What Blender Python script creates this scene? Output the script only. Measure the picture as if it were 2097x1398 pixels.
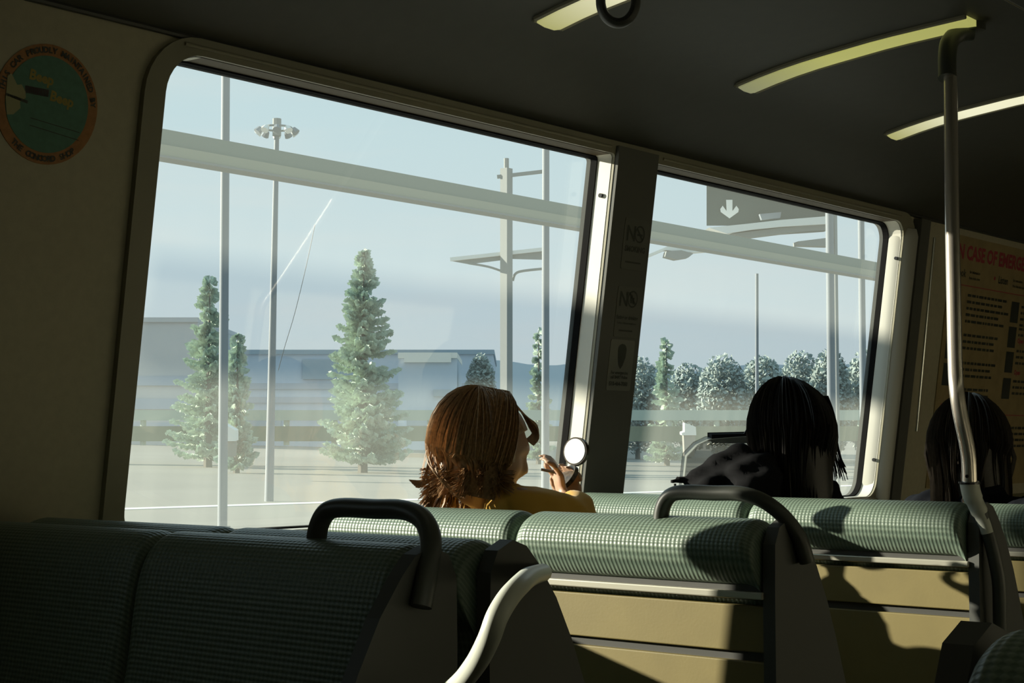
import bpy, bmesh, math, random
from mathutils import Vector, Matrix
PI=math.pi
rnd=random.Random(7)
S=bpy.context.scene
for o in list(bpy.data.objects): bpy.data.objects.remove(o)

# ------------------------------------------------------------------ camera
# X runs along the train car, Y towards the window wall, Z up. metres.
F=3300.0; CX,CY=1048.5,699.0
EYE=Vector((0,0,1.15))
cam=bpy.data.cameras.new('camera'); camo=bpy.data.objects.new('camera',cam); S.collection.objects.link(camo)
cam.sensor_width=36.0; cam.lens=F/2097*36.0; cam.clip_start=0.05; cam.clip_end=3000
R=Matrix(((0.63273206,-0.04754566,-0.77290979),(-0.7743708,-0.03884917,-0.63153828),(0,0.9981133,-0.06139909)))
camo.matrix_world=Matrix.Translation(EYE)@R.to_4x4()
S.camera=camo
def at(px,py,D):
    """world point seen at a pixel of the 2097x1398 frame, D metres in front of the camera (survey helper)"""
    return EYE+R@Vector(((px-CX)/F*D,-(py-CY)/F*D,-D))
def ray_axis(px,py,axis,val):
    d=R@Vector(((px-CX)/F,-(py-CY)/F,-1.0)); t=(val-EYE[axis])/d[axis]; return EYE+d*t

# ------------------------------------------------------------------ view, sky, sun
vs=S.view_settings; vs.view_transform='Standard'; vs.look='None'; vs.gamma=1; vs.use_curve_mapping=False
vs.exposure=0.0
W=bpy.data.worlds.new('sky'); S.world=W; W.use_nodes=True
nt=W.node_tree; nt.nodes.clear()
out=nt.nodes.new('ShaderNodeOutputWorld'); bg=nt.nodes.new('ShaderNodeBackground')
tc=nt.nodes.new('ShaderNodeTexCoord'); sep=nt.nodes.new('ShaderNodeSeparateXYZ')
rp=nt.nodes.new('ShaderNodeValToRGB'); nt.links.new(tc.outputs['Generated'],sep.inputs[0]); nt.links.new(sep.outputs['Z'],rp.inputs[0])
e=rp.color_ramp.elements; e[0].position=0.0; e[0].color=(0.62,0.72,0.75,1); e[1].position=0.5; e[1].color=(0.44,0.66,0.78,1)
x=e.new(0.08); x.color=(0.58,0.70,0.76,1); x=e.new(0.2); x.color=(0.50,0.68,0.76,1)
mp=nt.nodes.new('ShaderNodeMapping'); mp.inputs['Scale'].default_value=(2,2,14)
nz=nt.nodes.new('ShaderNodeTexNoise'); nz.inputs['Scale'].default_value=2.2; nz.inputs['Detail'].default_value=5
cr=nt.nodes.new('ShaderNodeValToRGB'); cr.color_ramp.elements[0].position=0.5; cr.color_ramp.elements[1].position=0.85
cr.color_ramp.elements[0].color=(0,0,0,1); cr.color_ramp.elements[1].color=(.5,.5,.5,1)
mx=nt.nodes.new('ShaderNodeMix'); mx.data_type='RGBA'; mx.inputs[7].default_value=(0.70,0.72,0.72,1)
nt.links.new(tc.outputs['Generated'],mp.inputs[0]); nt.links.new(mp.outputs[0],nz.inputs['Vector']); nt.links.new(nz.outputs[0],cr.inputs[0])
nt.links.new(cr.outputs[0],mx.inputs[0]); nt.links.new(rp.outputs[0],mx.inputs[6]); nt.links.new(mx.outputs[2],bg.inputs[0])
bg.inputs[1].default_value=0.93
nt.links.new(bg.outputs[0],out.inputs[0])

SUN=Vector((0.49,-1.0,-0.28)).normalized()
sl=bpy.data.lights.new('sun','SUN'); sl.energy=11.0; sl.color=(1.0,0.93,0.76); sl.angle=math.radians(0.53)
so=bpy.data.objects.new('sun',sl); S.collection.objects.link(so); so.rotation_euler=SUN.to_track_quat('-Z','Y').to_euler(); so.location=(0,20,10)

# ------------------------------------------------------------------ helpers
def mat(name,col,rough=0.6,metal=0.0,spec=0.5,noise=0.0,scale=20.0,bump=0.0,bscale=200.0,emit=None,estr=0.0,sheen=0.0,trans=0.0):
    m=bpy.data.materials.new(name); m.use_nodes=True; n=m.node_tree; b=n.nodes['Principled BSDF']
    b.inputs['Base Color'].default_value=(*col,1); b.inputs['Roughness'].default_value=rough; b.inputs['Metallic'].default_value=metal
    b.inputs['Specular IOR Level'].default_value=spec
    if sheen: b.inputs['Sheen Weight'].default_value=sheen
    if trans: b.inputs['Transmission Weight'].default_value=trans
    t=n.nodes.new('ShaderNodeTexCoord')
    if noise:
        z=n.nodes.new('ShaderNodeTexNoise'); z.inputs['Scale'].default_value=scale; z.inputs['Detail'].default_value=4
        n.links.new(t.outputs['Object'],z.inputs['Vector'])
        r=n.nodes.new('ShaderNodeMapRange'); r.inputs[1].default_value=.3; r.inputs[2].default_value=.7; r.inputs[3].default_value=1-noise; r.inputs[4].default_value=1+noise
        n.links.new(z.outputs[0],r.inputs[0])
        x=n.nodes.new('ShaderNodeMix'); x.data_type='RGBA'; x.blend_type='MULTIPLY'; x.inputs[0].default_value=1
        x.inputs[6].default_value=(*col,1); n.links.new(r.outputs[0],x.inputs[7]); n.links.new(x.outputs[2],b.inputs['Base Color'])
    if bump:
        z=n.nodes.new('ShaderNodeTexNoise'); z.inputs['Scale'].default_value=bscale; z.inputs['Detail'].default_value=3
        n.links.new(t.outputs['Object'],z.inputs['Vector'])
        q=n.nodes.new('ShaderNodeBump'); q.inputs['Strength'].default_value=bump; q.inputs['Distance'].default_value=.002
        n.links.new(z.outputs[0],q.inputs['Height']); n.links.new(q.outputs[0],b.inputs['Normal'])
    if emit: b.inputs['Emission Color'].default_value=(*emit,1); b.inputs['Emission Strength'].default_value=estr
    return m

def vinyl(name,ca,cb,cell=0.0062):
    """vinyl embossed with a small woven checker"""
    m=bpy.data.materials.new(name); m.use_nodes=True; n=m.node_tree; b=n.nodes['Principled BSDF']
    b.inputs['Roughness'].default_value=0.42; b.inputs['Specular IOR Level'].default_value=0.45
    t=n.nodes.new('ShaderNodeTexCoord'); s=n.nodes.new('ShaderNodeSeparateXYZ'); n.links.new(t.outputs['Object'],s.inputs[0])
    k=PI/cell
    def M(op,a,b_=None):
        q=n.nodes.new('ShaderNodeMath'); q.operation=op
        for i,v in enumerate((a,b_)):
            if v is None: continue
            if isinstance(v,(int,float)): q.inputs[i].default_value=v
            else: n.links.new(v,q.inputs[i])
        return q.outputs[0]
    zx=M('ADD',s.outputs['Z'],s.outputs['X'])
    u=M('SINE',M('MULTIPLY',M('ADD',s.outputs['Y'],zx),k*0.75)); v=M('SINE',M('MULTIPLY',M('SUBTRACT',s.outputs['Y'],zx),k*0.75))
    w=M('MULTIPLY',u,v); w=M('ADD',M('MULTIPLY',w,.5),.5)
    r=n.nodes.new('ShaderNodeValToRGB'); r.color_ramp.elements[0].color=(*ca,1); r.color_ramp.elements[1].color=(*cb,1)
    r.color_ramp.elements[0].position=.35; r.color_ramp.elements[1].position=.62
    n.links.new(w,r.inputs[0]); n.links.new(r.outputs[0],b.inputs['Base Color'])
    q=n.nodes.new('ShaderNodeBump'); q.inputs['Strength'].default_value=.8; q.inputs['Distance'].default_value=.0012
    n.links.new(w,q.inputs['Height']); n.links.new(q.outputs[0],b.inputs['Normal'])
    return m

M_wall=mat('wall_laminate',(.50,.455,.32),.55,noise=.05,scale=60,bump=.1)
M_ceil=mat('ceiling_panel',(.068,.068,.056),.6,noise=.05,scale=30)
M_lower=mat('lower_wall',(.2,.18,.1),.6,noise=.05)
M_floor=mat('floor_vinyl',(.12,.12,.10),.5,noise=.2,scale=80)
M_frame=mat('window_trim',(.30,.28,.20),.42,noise=.03)
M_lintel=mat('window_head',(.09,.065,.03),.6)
M_jamb=mat('jamb_cream',(.74,.72,.64),.5,noise=.02)
M_pillar=mat('pillar_dark',(.12,.12,.105),.5)
M_rub=mat('black_rubber',(.010,.010,.010),.8,spec=.05)
M_blk=mat('black_plastic',(.06,.06,.055),.45)
M_hand=mat('handle_plastic',(.065,.07,.06),.42,noise=.1)
M_vin=vinyl('green_vinyl',(.125,.175,.135),(.195,.255,.195))
M_vinside=mat('side_vinyl',(.07,.072,.064),.55)
M_beige=mat('seat_shell_beige',(.22,.175,.062),.5,noise=.06,scale=14,bump=.05)
M_strip=mat('metal_strip',(.62,.60,.50),.35,metal=.6)
M_chrome=mat('steel_pole',(.84,.76,.68),.27,metal=.85)
M_white=mat('white_plastic',(.62,.64,.56),.4)
M_bolt=mat('bolt',(.05,.05,.05),.3,metal=.8)
M_paint=mat('paper_tan',(.38,.29,.14),.6,noise=.1)
M_red=mat('print_red',(.42,.06,.08),.6); M_ink=mat('print_black',(.05,.055,.045),.6); M_grey=mat('print_grey',(.12,.12,.09),.6)

def new_obj(name,me,m=None,parent=None,label=None,cat=None,group=None,kind=None,smooth=False):
    o=bpy.data.objects.new(name,me); S.collection.objects.link(o)
    if m is not None:
        for mm in (m if isinstance(m,(list,tuple)) else [m]): me.materials.append(mm)
    if parent: o.parent=parent
    tag(o,label,cat,group,kind)
    if smooth and me: me.polygons.foreach_set('use_smooth',[True]*len(me.polygons))
    return o
def tag(o,label=None,cat=None,group=None,kind=None):
    if label: o['label']=label
    if cat: o['category']=cat
    if group: o['group']=group
    if kind: o['kind']=kind
    return o
def empty(name,loc=(0,0,0),label=None,cat=None,group=None,kind=None):
    o=bpy.data.objects.new(name,None); o.location=loc; o.empty_display_size=.1; S.collection.objects.link(o)
    return tag(o,label,cat,group,kind)
class MB:
    """collects verts/faces in world space"""
    def __init__(s): s.v=[]; s.f=[]; s.mi=[]
    def add(s,v,f,mi=0):
        n=len(s.v); s.v+= [tuple(p) for p in v]; s.f+=[tuple(n+i for i in q) for q in f]; s.mi+=[mi]*len(f); return s
    def box(s,a,b,mi=0):
        x0,y0,z0=a; x1,y1,z1=b
        v=[(x0,y0,z0),(x1,y0,z0),(x1,y1,z0),(x0,y1,z0),(x0,y0,z1),(x1,y0,z1),(x1,y1,z1),(x0,y1,z1)]
        return s.add(v,[(0,3,2,1),(4,5,6,7),(0,1,5,4),(1,2,6,5),(2,3,7,6),(3,0,4,7)],mi)
    def obox(s,c,ux,uy,uz,mi=0):
        c=Vector(c); v=[c+ux*i+uy*j+uz*k for k in(-1,1) for j in(-1,1) for i in(-1,1)]
        return s.add(v,[(0,2,3,1),(4,5,7,6),(0,1,5,4),(1,3,7,5),(3,2,6,7),(2,0,4,6)],mi)
    def tube(s,pts,rad,n=10,sx=1.0,caps=True,mi=0,flat=None):
        """swept tube; rad scalar/list; flat=(vector,scale) squashes the section across that direction"""
        pts=[Vector(p) for p in pts]; rr=rad if isinstance(rad,(list,tuple)) else [rad]*len(pts)
        V=[]; up=None
        for i,p in enumerate(pts):
            t=(pts[min(i+1,len(pts)-1)]-pts[max(i-1,0)]).normalized()
            if up is None:
                up=Vector((0,0,1)) if abs(t.z)<.9 else Vector((1,0,0))
            a=(up-t*up.dot(t)).normalized(); up=a; b=t.cross(a)
            for k in range(n):
                w=2*PI*k/n; d=(a*math.cos(w)+b*math.sin(w))*rr[i]
                if flat: fv,fs=flat; d=d+fv*(d.dot(fv)*(fs-1))
                V.append(p+d)
        Fc=[(i*n+k,i*n+(k+1)%n,(i+1)*n+(k+1)%n,(i+1)*n+k) for i in range(len(pts)-1) for k in range(n)]
        if caps: Fc+= [tuple(range(n-1,-1,-1)),tuple(range((len(pts)-1)*n,len(pts)*n))]
        return s.add(V,Fc,mi)
    def mesh(s,name):
        me=bpy.data.meshes.new(name); me.from_pydata(s.v,[],s.f)
        if any(s.mi): me.polygons.foreach_set('material_index',s.mi)
        me.update(); return me
    def build(s,name,m,parent=None,smooth=False,bevel=0,seg=2,fix=True,**k):
        me=s.mesh(name)
        if fix or bevel:
            bm=bmesh.new(); bm.from_mesh(me)
            if bevel: bmesh.ops.bevel(bm,geom=bm.edges[:],offset=bevel,segments=seg,affect='EDGES',clamp_overlap=True,profile=.5)
            if fix: bmesh.ops.recalc_face_normals(bm,faces=bm.faces[:])
            bm.to_mesh(me); bm.free()
        o=new_obj(name,me,m,parent,smooth=smooth,**k)
        if parent is not None: o.matrix_parent_inverse=Matrix.Translation(-parent.location)
        if smooth:
            try: me.set_sharp_from_angle(angle=math.radians(50))
            except Exception: pass
        return o
def spline(pts,n=8):
    pts=[Vector(p) for p in pts]; o=[]
    for i in range(len(pts)-1):
        p0=pts[max(i-1,0)];p1=pts[i];p2=pts[i+1];p3=pts[min(i+2,len(pts)-1)]
        for k in range(n):
            t=k/n; o.append(.5*((2*p1)+(p2-p0)*t+(2*p0-5*p1+4*p2-p3)*t*t+(3*p1-p0-3*p2+p3)*t**3))
    o.append(pts[-1]); return o

# ------------------------------------------------------------------ wall geometry: leaning upper wall
TL=math.tan(math.radians(7.7))
def wy(z,off=0.0): return 2.34-TL*(z-1.0)+off         # inner face of the upper wall; off>0 goes outward
def wp(x,z,off=0.0): return Vector((x,wy(z,off),z))
def rrect(x0,x1,z0,z1,r,n=8):
    """r=(bl,br,tr,tl)"""
    o=[]
    for (cx,cz,a0,rr) in ((x0,z0,PI,r[0]),(x1,z0,1.5*PI,r[1]),(x1,z1,0,r[2]),(x0,z1,.5*PI,r[3])):
        sx=1 if cx==x0 else -1; sz=1 if cz==z0 else -1
        if rr<=0: o.append((cx,cz)); continue
        for k in range(n+1):
            a=a0+.5*PI*k/n; o.append((cx+sx*rr+rr*math.cos(a),cz+sz*rr+rr*math.sin(a)))
    return o
def holed_sheet(outer,holes,front,back,name,m,**k):
    """flat sheet with holes and thickness; front/back map (x,z)->world"""
    bm=bmesh.new(); loops=[outer]+holes; allv=[]
    for L in loops:
        vs_=[bm.verts.new((p[0],p[1],0)) for p in L]; allv.append(vs_)
        for i in range(len(vs_)): bm.edges.new((vs_[i],vs_[(i+1)%len(vs_)]))
    bmesh.ops.triangle_fill(bm,use_beauty=True,use_dissolve=False,edges=bm.edges[:])
    V=[v.co.copy() for v in bm.verts]; bm.verts.index_update(); Fc=[tuple(v.index for v in f.verts) for f in bm.faces]; bm.free()
    mb=MB(); mb.add([front(v.x,v.y) for v in V]+[back(v.x,v.y) for v in V],Fc+[tuple(reversed([i+len(V) for i in f])) for f in Fc])
    base=0; n=len(V)
    for L in loops:
        q=len(L)
        for i in range(q): a=base+i;b=base+(i+1)%q; mb.f.append((a,b,b+n,a+n)); mb.mi.append(0)
        base+=q
    return mb.build(name,m,**k)

H1=(1.77,3.10,.975,1.832); H2=(3.27,4.655,.975,1.832); H0=(.50,.86,1.20,1.72)
R1=(.05,.01,.01,.075); R2=(.01,.05,.055,.01)
holes=[rrect(*H0,(.04,)*4),rrect(*H1,R1),rrect(*H2,R2)]
holed_sheet([(-2.0,.95),(8.5,.95),(8.5,1.865),(-2.0,1.865)],holes,lambda x,z:wp(x,z),lambda x,z:wp(x,z,.05),'wall_left',M_wall,kind='structure')
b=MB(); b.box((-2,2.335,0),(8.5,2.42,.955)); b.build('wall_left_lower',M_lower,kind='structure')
# sill ledge
b=MB(); b.box((1.70,2.325,.945),(4.75,2.40,.972)); b.build('trim_1',M_frame,bevel=.006,kind='structure')
# seam line in the wall at window-head height
b=MB(); b.tube([wp(-2,1.862,-.002),wp(8.5,1.862,-.002)],.006,8); b.build('trim_2',M_blk,kind='structure')
# ceiling: curved cove then nearly flat, mirrored about the centre line
half=[(2.224,1.862),(2.19,1.885),(2.12,1.925),(2.04,1.965),(1.97,1.997),(1.88,2.016),(1.79,2.03),(1.61,2.05),(1.42,2.062),(1.30,2.068),(1.0,2.073),(.85,2.074)]
prof=half+[(1.70-y,z) for y,z in reversed(half[:-1])]
b=MB(); n=len(prof)
V=[(x,y,z) for x in (-2,8.5) for y,z in prof]+[(x,y,z+.04) for x in (-2,8.5) for y,z in prof]
Fc=[(i,i+1,n+i+1,n+i) for i in range(n-1)]+[(2*n+i,3*n+i,3*n+i+1,2*n+i+1) for i in range(n-1)]
b.add(V,Fc); b.build('ceiling',M_ceil,smooth=True,kind='structure',fix=False)
def cz(y):
    for (y0,z0),(y1,z1) in zip(prof,prof[1:]):
        if y1<=y<=y0: return z0+(z1-z0)*(y0-y)/(y0-y1)
    return 2.07
# longitudinal ceiling duct with two bead lines
b=MB(); b.box((-2,.42,2.045),(8.5,1.27,2.069)); b.build('trim_3',M_ceil,bevel=.008,kind='structure')
b=MB(); b.tube([(-2,1.285,2.06),(8.5,1.285,2.06)],.004,6); b.build('trim_4',M_frame,kind='structure')
b=MB(); b.box((-2.0,-.70,0),(8.5,-.64,.95)); b.add([(-2,-.64,.95),(8.5,-.64,.95),(8.5,-.515,1.87),(-2,-.515,1.87),(-2,-.70,.95),(8.5,-.70,.95),(8.5,-.575,1.87),(-2,-.575,1.87)],[(0,1,2,3),(4,7,6,5),(0,3,7,4),(1,5,6,2),(2,6,7,3)]); b.build('wall_right',mat('wall_laminate_aisle',(.5,.47,.36),.6,noise=.05),kind='structure')
b=MB(); b.box((-2,-.7,-.06),(8.5,2.42,0)); b.build('floor',M_floor,kind='structure')
b=MB(); b.box((-2.05,-.75,-.06),(-2,2.45,2.12)); b.build('wall_rear',M_wall,kind='structure')
b=MB(); b.box((8.5,-.75,-.06),(8.55,2.45,2.12)); b.build('wall_front',M_wall,kind='structure')

# ------------------------------------------------------------------ windows
def glass_mat():
    m=bpy.data.materials.new('dusty_glass'); m.use_nodes=True; n=m.node_tree; n.nodes.clear()
    o=n.nodes.new('ShaderNodeOutputMaterial'); tr=n.nodes.new('ShaderNodeBsdfTransparent'); tr.inputs[0].default_value=(.94,.965,.955,1)
    gl=n.nodes.new('ShaderNodeBsdfGlossy'); gl.inputs['Roughness'].default_value=.01
    fr=n.nodes.new('ShaderNodeFresnel'); fr.inputs[0].default_value=1.5
    m1=n.nodes.new('ShaderNodeMixShader'); n.links.new(fr.outputs[0],m1.inputs[0]); n.links.new(tr.outputs[0],m1.inputs[1]); n.links.new(gl.outputs[0],m1.inputs[2])
    tl=n.nodes.new('ShaderNodeBsdfTranslucent'); tl.inputs[0].default_value=(.93,1.0,.92,1)
    t=n.nodes.new('ShaderNodeTexCoord'); mp=n.nodes.new('ShaderNodeMapping'); mp.inputs['Scale'].default_value=(16,1,1.2); n.links.new(t.outputs['Object'],mp.inputs[0])
    z=n.nodes.new('ShaderNodeTexNoise'); z.inputs['Scale'].default_value=1.0; z.inputs['Detail'].default_value=4; n.links.new(mp.outputs[0],z.inputs['Vector'])
    sp=n.nodes.new('ShaderNodeSeparateXYZ'); n.links.new(t.outputs['Object'],sp.inputs[0])
    hr=n.nodes.new('ShaderNodeMapRange'); hr.inputs[1].default_value=1.0; hr.inputs[2].default_value=1.65; hr.inputs[3].default_value=1; hr.inputs[4].default_value=0; n.links.new(sp.outputs['Z'],hr.inputs[0])
    sr=n.nodes.new('ShaderNodeMapRange'); sr.inputs[1].default_value=.35; sr.inputs[2].default_value=.7; sr.inputs[3].default_value=.02; sr.inputs[4].default_value=.048; n.links.new(z.outputs[0],sr.inputs[0])
    mu=n.nodes.new('ShaderNodeMath'); mu.operation='MULTIPLY'; n.links.new(hr.outputs[0],mu.inputs[0]); n.links.new(sr.outputs[0],mu.inputs[1])
    ad=n.nodes.new('ShaderNodeMath'); ad.operation='ADD'; ad.inputs[1].default_value=.047; n.links.new(mu.outputs[0],ad.inputs[0])
    m2=n.nodes.new('ShaderNodeMixShader'); n.links.new(ad.outputs[0],m2.inputs[0]); n.links.new(m1.outputs[0],m2.inputs[1]); n.links.new(tl.outputs[0],m2.inputs[2])
    n.links.new(m2.outputs[0],o.inputs[0]); return m
M_glass=glass_mat()
def loopstrip(L,offs,mats_name,parent,m,nm,closed=True,**k):
    b=MB(); q=len(L)
    V=[wp(x,z,o) for o in offs for x,z in L]
    Fc=[(j*q+i,j*q+(i+1)%q,(j+1)*q+(i+1)%q,(j+1)*q+i) for j in range(len(offs)-1) for i in range(q)]
    b.add(V,Fc); return b.build(nm,m,parent,fix=False,**k)
def window(name,H,Rr,outer_pad,jm,label_skip=None):
    w=empty(name,(0,0,0),kind='structure')
    L=rrect(*H,Rr)
    cxm=(H[0]+H[1])/2; czm=(H[2]+H[3])/2
    def inset(L,d): return [(x+(d if x<cxm else -d),z+(d if z<czm else -d)) for x,z in L]
    # glass pane (thin single sheet kept just inside the rubber)
    G=inset(L,.002); b=MB(); b.add([wp(x,z,.056) for x,z in G],[tuple(range(len(G)))]); b.build('pane',M_glass,w,fix=False)
    # jamb: from inner face out to the gasket
    q=len(L); b=MB(); Li=inset(L,.001)
    b.add([wp(x,z,-.004) for x,z in Li]+[wp(x,z,.040) for x,z in Li],[(i,(i+1)%q,(i+1)%q+q,i+q) for i in range(q)])
    for i in range(q):
        x0=L[i][0];x1=L[(i+1)%q][0];z0=L[i][1];z1=L[(i+1)%q][1]
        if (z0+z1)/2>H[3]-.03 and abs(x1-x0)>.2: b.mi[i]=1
    b.build('jamb',[jm,M_lintel],w,fix=False)
    Lg=inset(L,.004); b=MB()
    b.add([wp(x,z,.038) for x,z in Li]+[wp(x,z,.038) for x,z in Lg]+[wp(x,z,.068) for x,z in Lg]+[wp(x,z,.068) for x,z in Li],
          [(j*q+i,j*q+(i+1)%q,(j+1)*q+(i+1)%q,(j+1)*q+i) for j in range(3) for i in range(q)])
    b.build('gasket',M_rub,w,fix=False)
    return w
w1=window('window_1',H1,R1,None,M_jamb)
w2=window('window_2',H2,R2,None,M_jamb)
w3=window('unseen_window',H0,(.04,)*4,None,M_frame)  # unseen opening, sized to let sun onto the bowed tube and handle
# shared proud trim ring around both windows, with rounded outer corners
ring_o=rrect(1.725,4.74,.93,1.862,(.05,.05,.09,.11)); ring_h=[rrect(*H1,R1),rrect(*H2,R2)]
holed_sheet(ring_o,ring_h,lambda x,z:wp(x,z,-.012),lambda x,z:wp(x,z,.002),'trim_5',M_frame,kind='structure')
# highlight bead under the window head
b=MB(); b.tube([wp(1.80,1.846,-.013),wp(3.08,1.846,-.013)],.0035,8); b.build('trim_6',M_frame,smooth=True,kind='structure')
b=MB(); b.tube([wp(3.30,1.846,-.013),wp(4.62,1.846,-.013)],.0035,8); b.build('trim_7',M_frame,smooth=True,kind='structure')
# dark pillar cover between the two windows
b=MB(); z0,z1=.955,1.85
b.add([wp(3.1005,z0,.0),wp(3.2695,z0,.0),wp(3.2695,z1,.0),wp(3.1005,z1,.0),wp(3.102,z0,-.022),wp(3.268,z0,-.022),wp(3.268,z1,-.022),wp(3.102,z1,-.022)],
      [(4,5,6,7),(0,4,7,3),(1,2,6,5),(0,1,5,4),(3,7,6,2)]); b.build('trim_8',M_pillar,kind='structure')
# screw heads on the jambs
for j,(x,z,off,nn) in enumerate(((3.098,1.735,.016,(-1,0,0)),(4.652,1.72,.004,(-1,0,0)),(4.652,1.09,.004,(-1,0,0)))):
    b=MB(); c=wp(x,z,off); b.tube([c,c+Vector(nn)*.004],.0055,10); b.build('screw',M_bolt,w1 if j==0 else w2)
# dark door pocket column and bright edge strip beyond the second window
b=MB(); b.add([wp(4.735,.96,-.03),wp(4.80,.96,-.03),wp(4.80,1.85,-.03),wp(4.735,1.85,-.03),wp(4.735,.96,0),wp(4.80,.96,0),wp(4.80,1.85,0),wp(4.735,1.85,0)],[(0,1,2,3),(4,0,3,7),(1,5,6,2),(3,2,6,7),(4,5,1,0)])
b.build('trim_9',M_pillar,kind='structure')
b=MB(); b.tube([wp(4.835,1.80,-.03),wp(4.86,1.18,-.03)],.0045,10); b.build('trim_10',mat('bright_edge',(.85,.88,.84),.18,metal=.9),smooth=True,kind='structure')
# rounded metallic outer edge of window two
P=[(4.651,.036),(4.651,.018),(4.653,.0),(4.658,-.014),(4.668,-.027),(4.684,-.036),(4.698,-.040),(4.708,-.036),(4.712,-.0)]
b=MB(); b.add([wp(x,z,o) for z in (.957,1.79,1.815) for x,o in (P if z<1.8 else [(x+.012,o*.6) for x,o in P])],[(j*9+i,j*9+i+1,(j+1)*9+i+1,(j+1)*9+i) for j in range(2) for i in range(8)])
b.build('trim_11',mat('soft_aluminium',(.55,.54,.48),.5,metal=.2),smooth=True,kind='structure',fix=False)

# ------------------------------------------------------------------ text helper
def text_verts(txt,size=1.0,align='LEFT',bold=0.0,res=2):
    c=bpy.data.curves.new('t','FONT'); c.body=txt; c.size=size; c.align_x=align; c.resolution_u=res; c.offset=bold
    o=bpy.data.objects.new('t',c); S.collection.objects.link(o)
    dg=bpy.context.evaluated_depsgraph_get(); me=bpy.data.meshes.new_from_object(o.evaluated_get(dg),depsgraph=dg)
    V=[v.co.copy() for v in me.vertices]; Fc=[tuple(p.vertices) for p in me.polygons]
    bpy.data.objects.remove(o); bpy.data.curves.remove(c); bpy.data.meshes.remove(me); return V,Fc
SL=1/math.cos(math.atan(TL))
def on_wall(x0,z0,off):
    """maps flat (u right = +X, v up) coordinates onto the leaning wall"""
    return lambda u,v: wp(x0+u,z0+v/SL,off)
def put(b,V,Fc,f,sx=1,sy=1,dx=0,dy=0,ang=0):
    ca,sa=math.cos(ang),math.sin(ang)
    b.add([f(dx+(v.x*sx*ca-v.y*sy*sa),dy+(v.x*sx*sa+v.y*sy*ca)) for v in V],Fc)
def rectp(b,f,u0,v0,u1,v1): b.add([f(u0,v0),f(u1,v0),f(u1,v1),f(u0,v1)],[(0,1,2,3)])
def slab(f,fb,L): # polygon with thickness
    b=MB(); n=len(L); b.add([f(*p) for p in L]+[fb(*p) for p in L],[tuple(range(n)),tuple(range(2*n-1,n-1,-1))]+[(i,(i+1)%n,(i+1)%n+n,i+n) for i in range(n)]); return b
def circ(r,n=48,cx=0,cy=0,a0=0,a1=2*PI): return [(cx+r*math.cos(a0+(a1-a0)*k/n),cy+r*math.sin(a0+(a1-a0)*k/n)) for k in range(n)]

# round maintenance sticker
st=empty('round_sticker',wp(1.542,1.70,0),'round orange and teal maintenance sticker on the dark wall left of window','sticker')
f0=on_wall(1.542,1.70,0.0); f1=on_wall(1.542,1.70,-.0015); f2=on_wall(1.542,1.70,-.0021); f3=on_wall(1.542,1.70,-.0027); f4=on_wall(1.542,1.70,-.0033)
M_or=mat('sticker_orange',(.42,.19,.06),.6,noise=.12,scale=120); M_teal=mat('sticker_teal',(.10,.24,.17),.6,noise=.1,scale=90)
M_cream=mat('sticker_cream',(.40,.38,.2),.6); M_yel=mat('sticker_yellow',(.38,.30,.07),.6); M_mag=mat('sticker_plum',(.14,.06,.09),.6)
slab(f1,f0,circ(.098)).build('sticker_rim',M_or,st)
slab(f2,f1,circ(.079)).build('sticker_field',M_teal,st)
b=MB()
def arc_text(txt,r,mid,span,size,up):
    n=len(txt)
    for i,ch in enumerate(txt):
        if ch==' ': continue
        fr=(i+.5)/n-.5
        a=mid-fr*span if up else mid+fr*span
        V,Fc=text_verts(ch,size,'CENTER',.0004)
        ang=a-PI/2 if up else a+PI/2
        rr=r-(size*.35 if up else -size*.35)
        put(b,V,Fc,f3,1,1,rr*math.cos(a),rr*math.sin(a),ang)
arc_text('THIS CAR PROUDLY MAINTAINED BY',.0885,PI/2,2.95,.0135,True)
arc_text('THE CONCORD SHOP',.0885,-PI/2,1.45,.0135,False)
b.build('lettering',M_ink,st,fix=False,kind='stuff')
b=MB(); V,Fc=text_verts('Beep',.023,'LEFT',.0009); put(b,V,Fc,f3,1,1,-.040,.036,-.09); V,Fc=text_verts('Beep',.023,'LEFT',.0009); put(b,V,Fc,f3,1,1,.002,.008,-.12); b.build('yellow_lettering',M_yel,st,fix=False)
b=MB(); rectp(b,f2,-.045,.012,.0,.024); b.build('plum_shadow',M_mag,st)
cl=[(-.079,.0),(-.079,.035),(-.072,.038),(-.066,.030),(-.060,.022),(-.052,.024),(-.044,.014),(-.042,.004),(-.052,-.004),(-.05,-.014),(-.062,-.026),(-.074,-.028)]
slab(f3,f2,cl).build('dust_cloud',M_cream,st)
b=MB()
for v0,v1 in ((-.026,-.036),(-.038,-.049)):
    b.add([f3(-.03,v0),f3(.066,v1),f3(.066,v1-.0012),f3(-.03,v0-.0012)],[(0,1,2,3)])
b.add([f3(-.079,.006),f3(-.038,.0),f3(-.038,-.005),f3(-.079,.002)],[(0,1,2,3)])
b.build('road_lines',M_ink,st)

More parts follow.
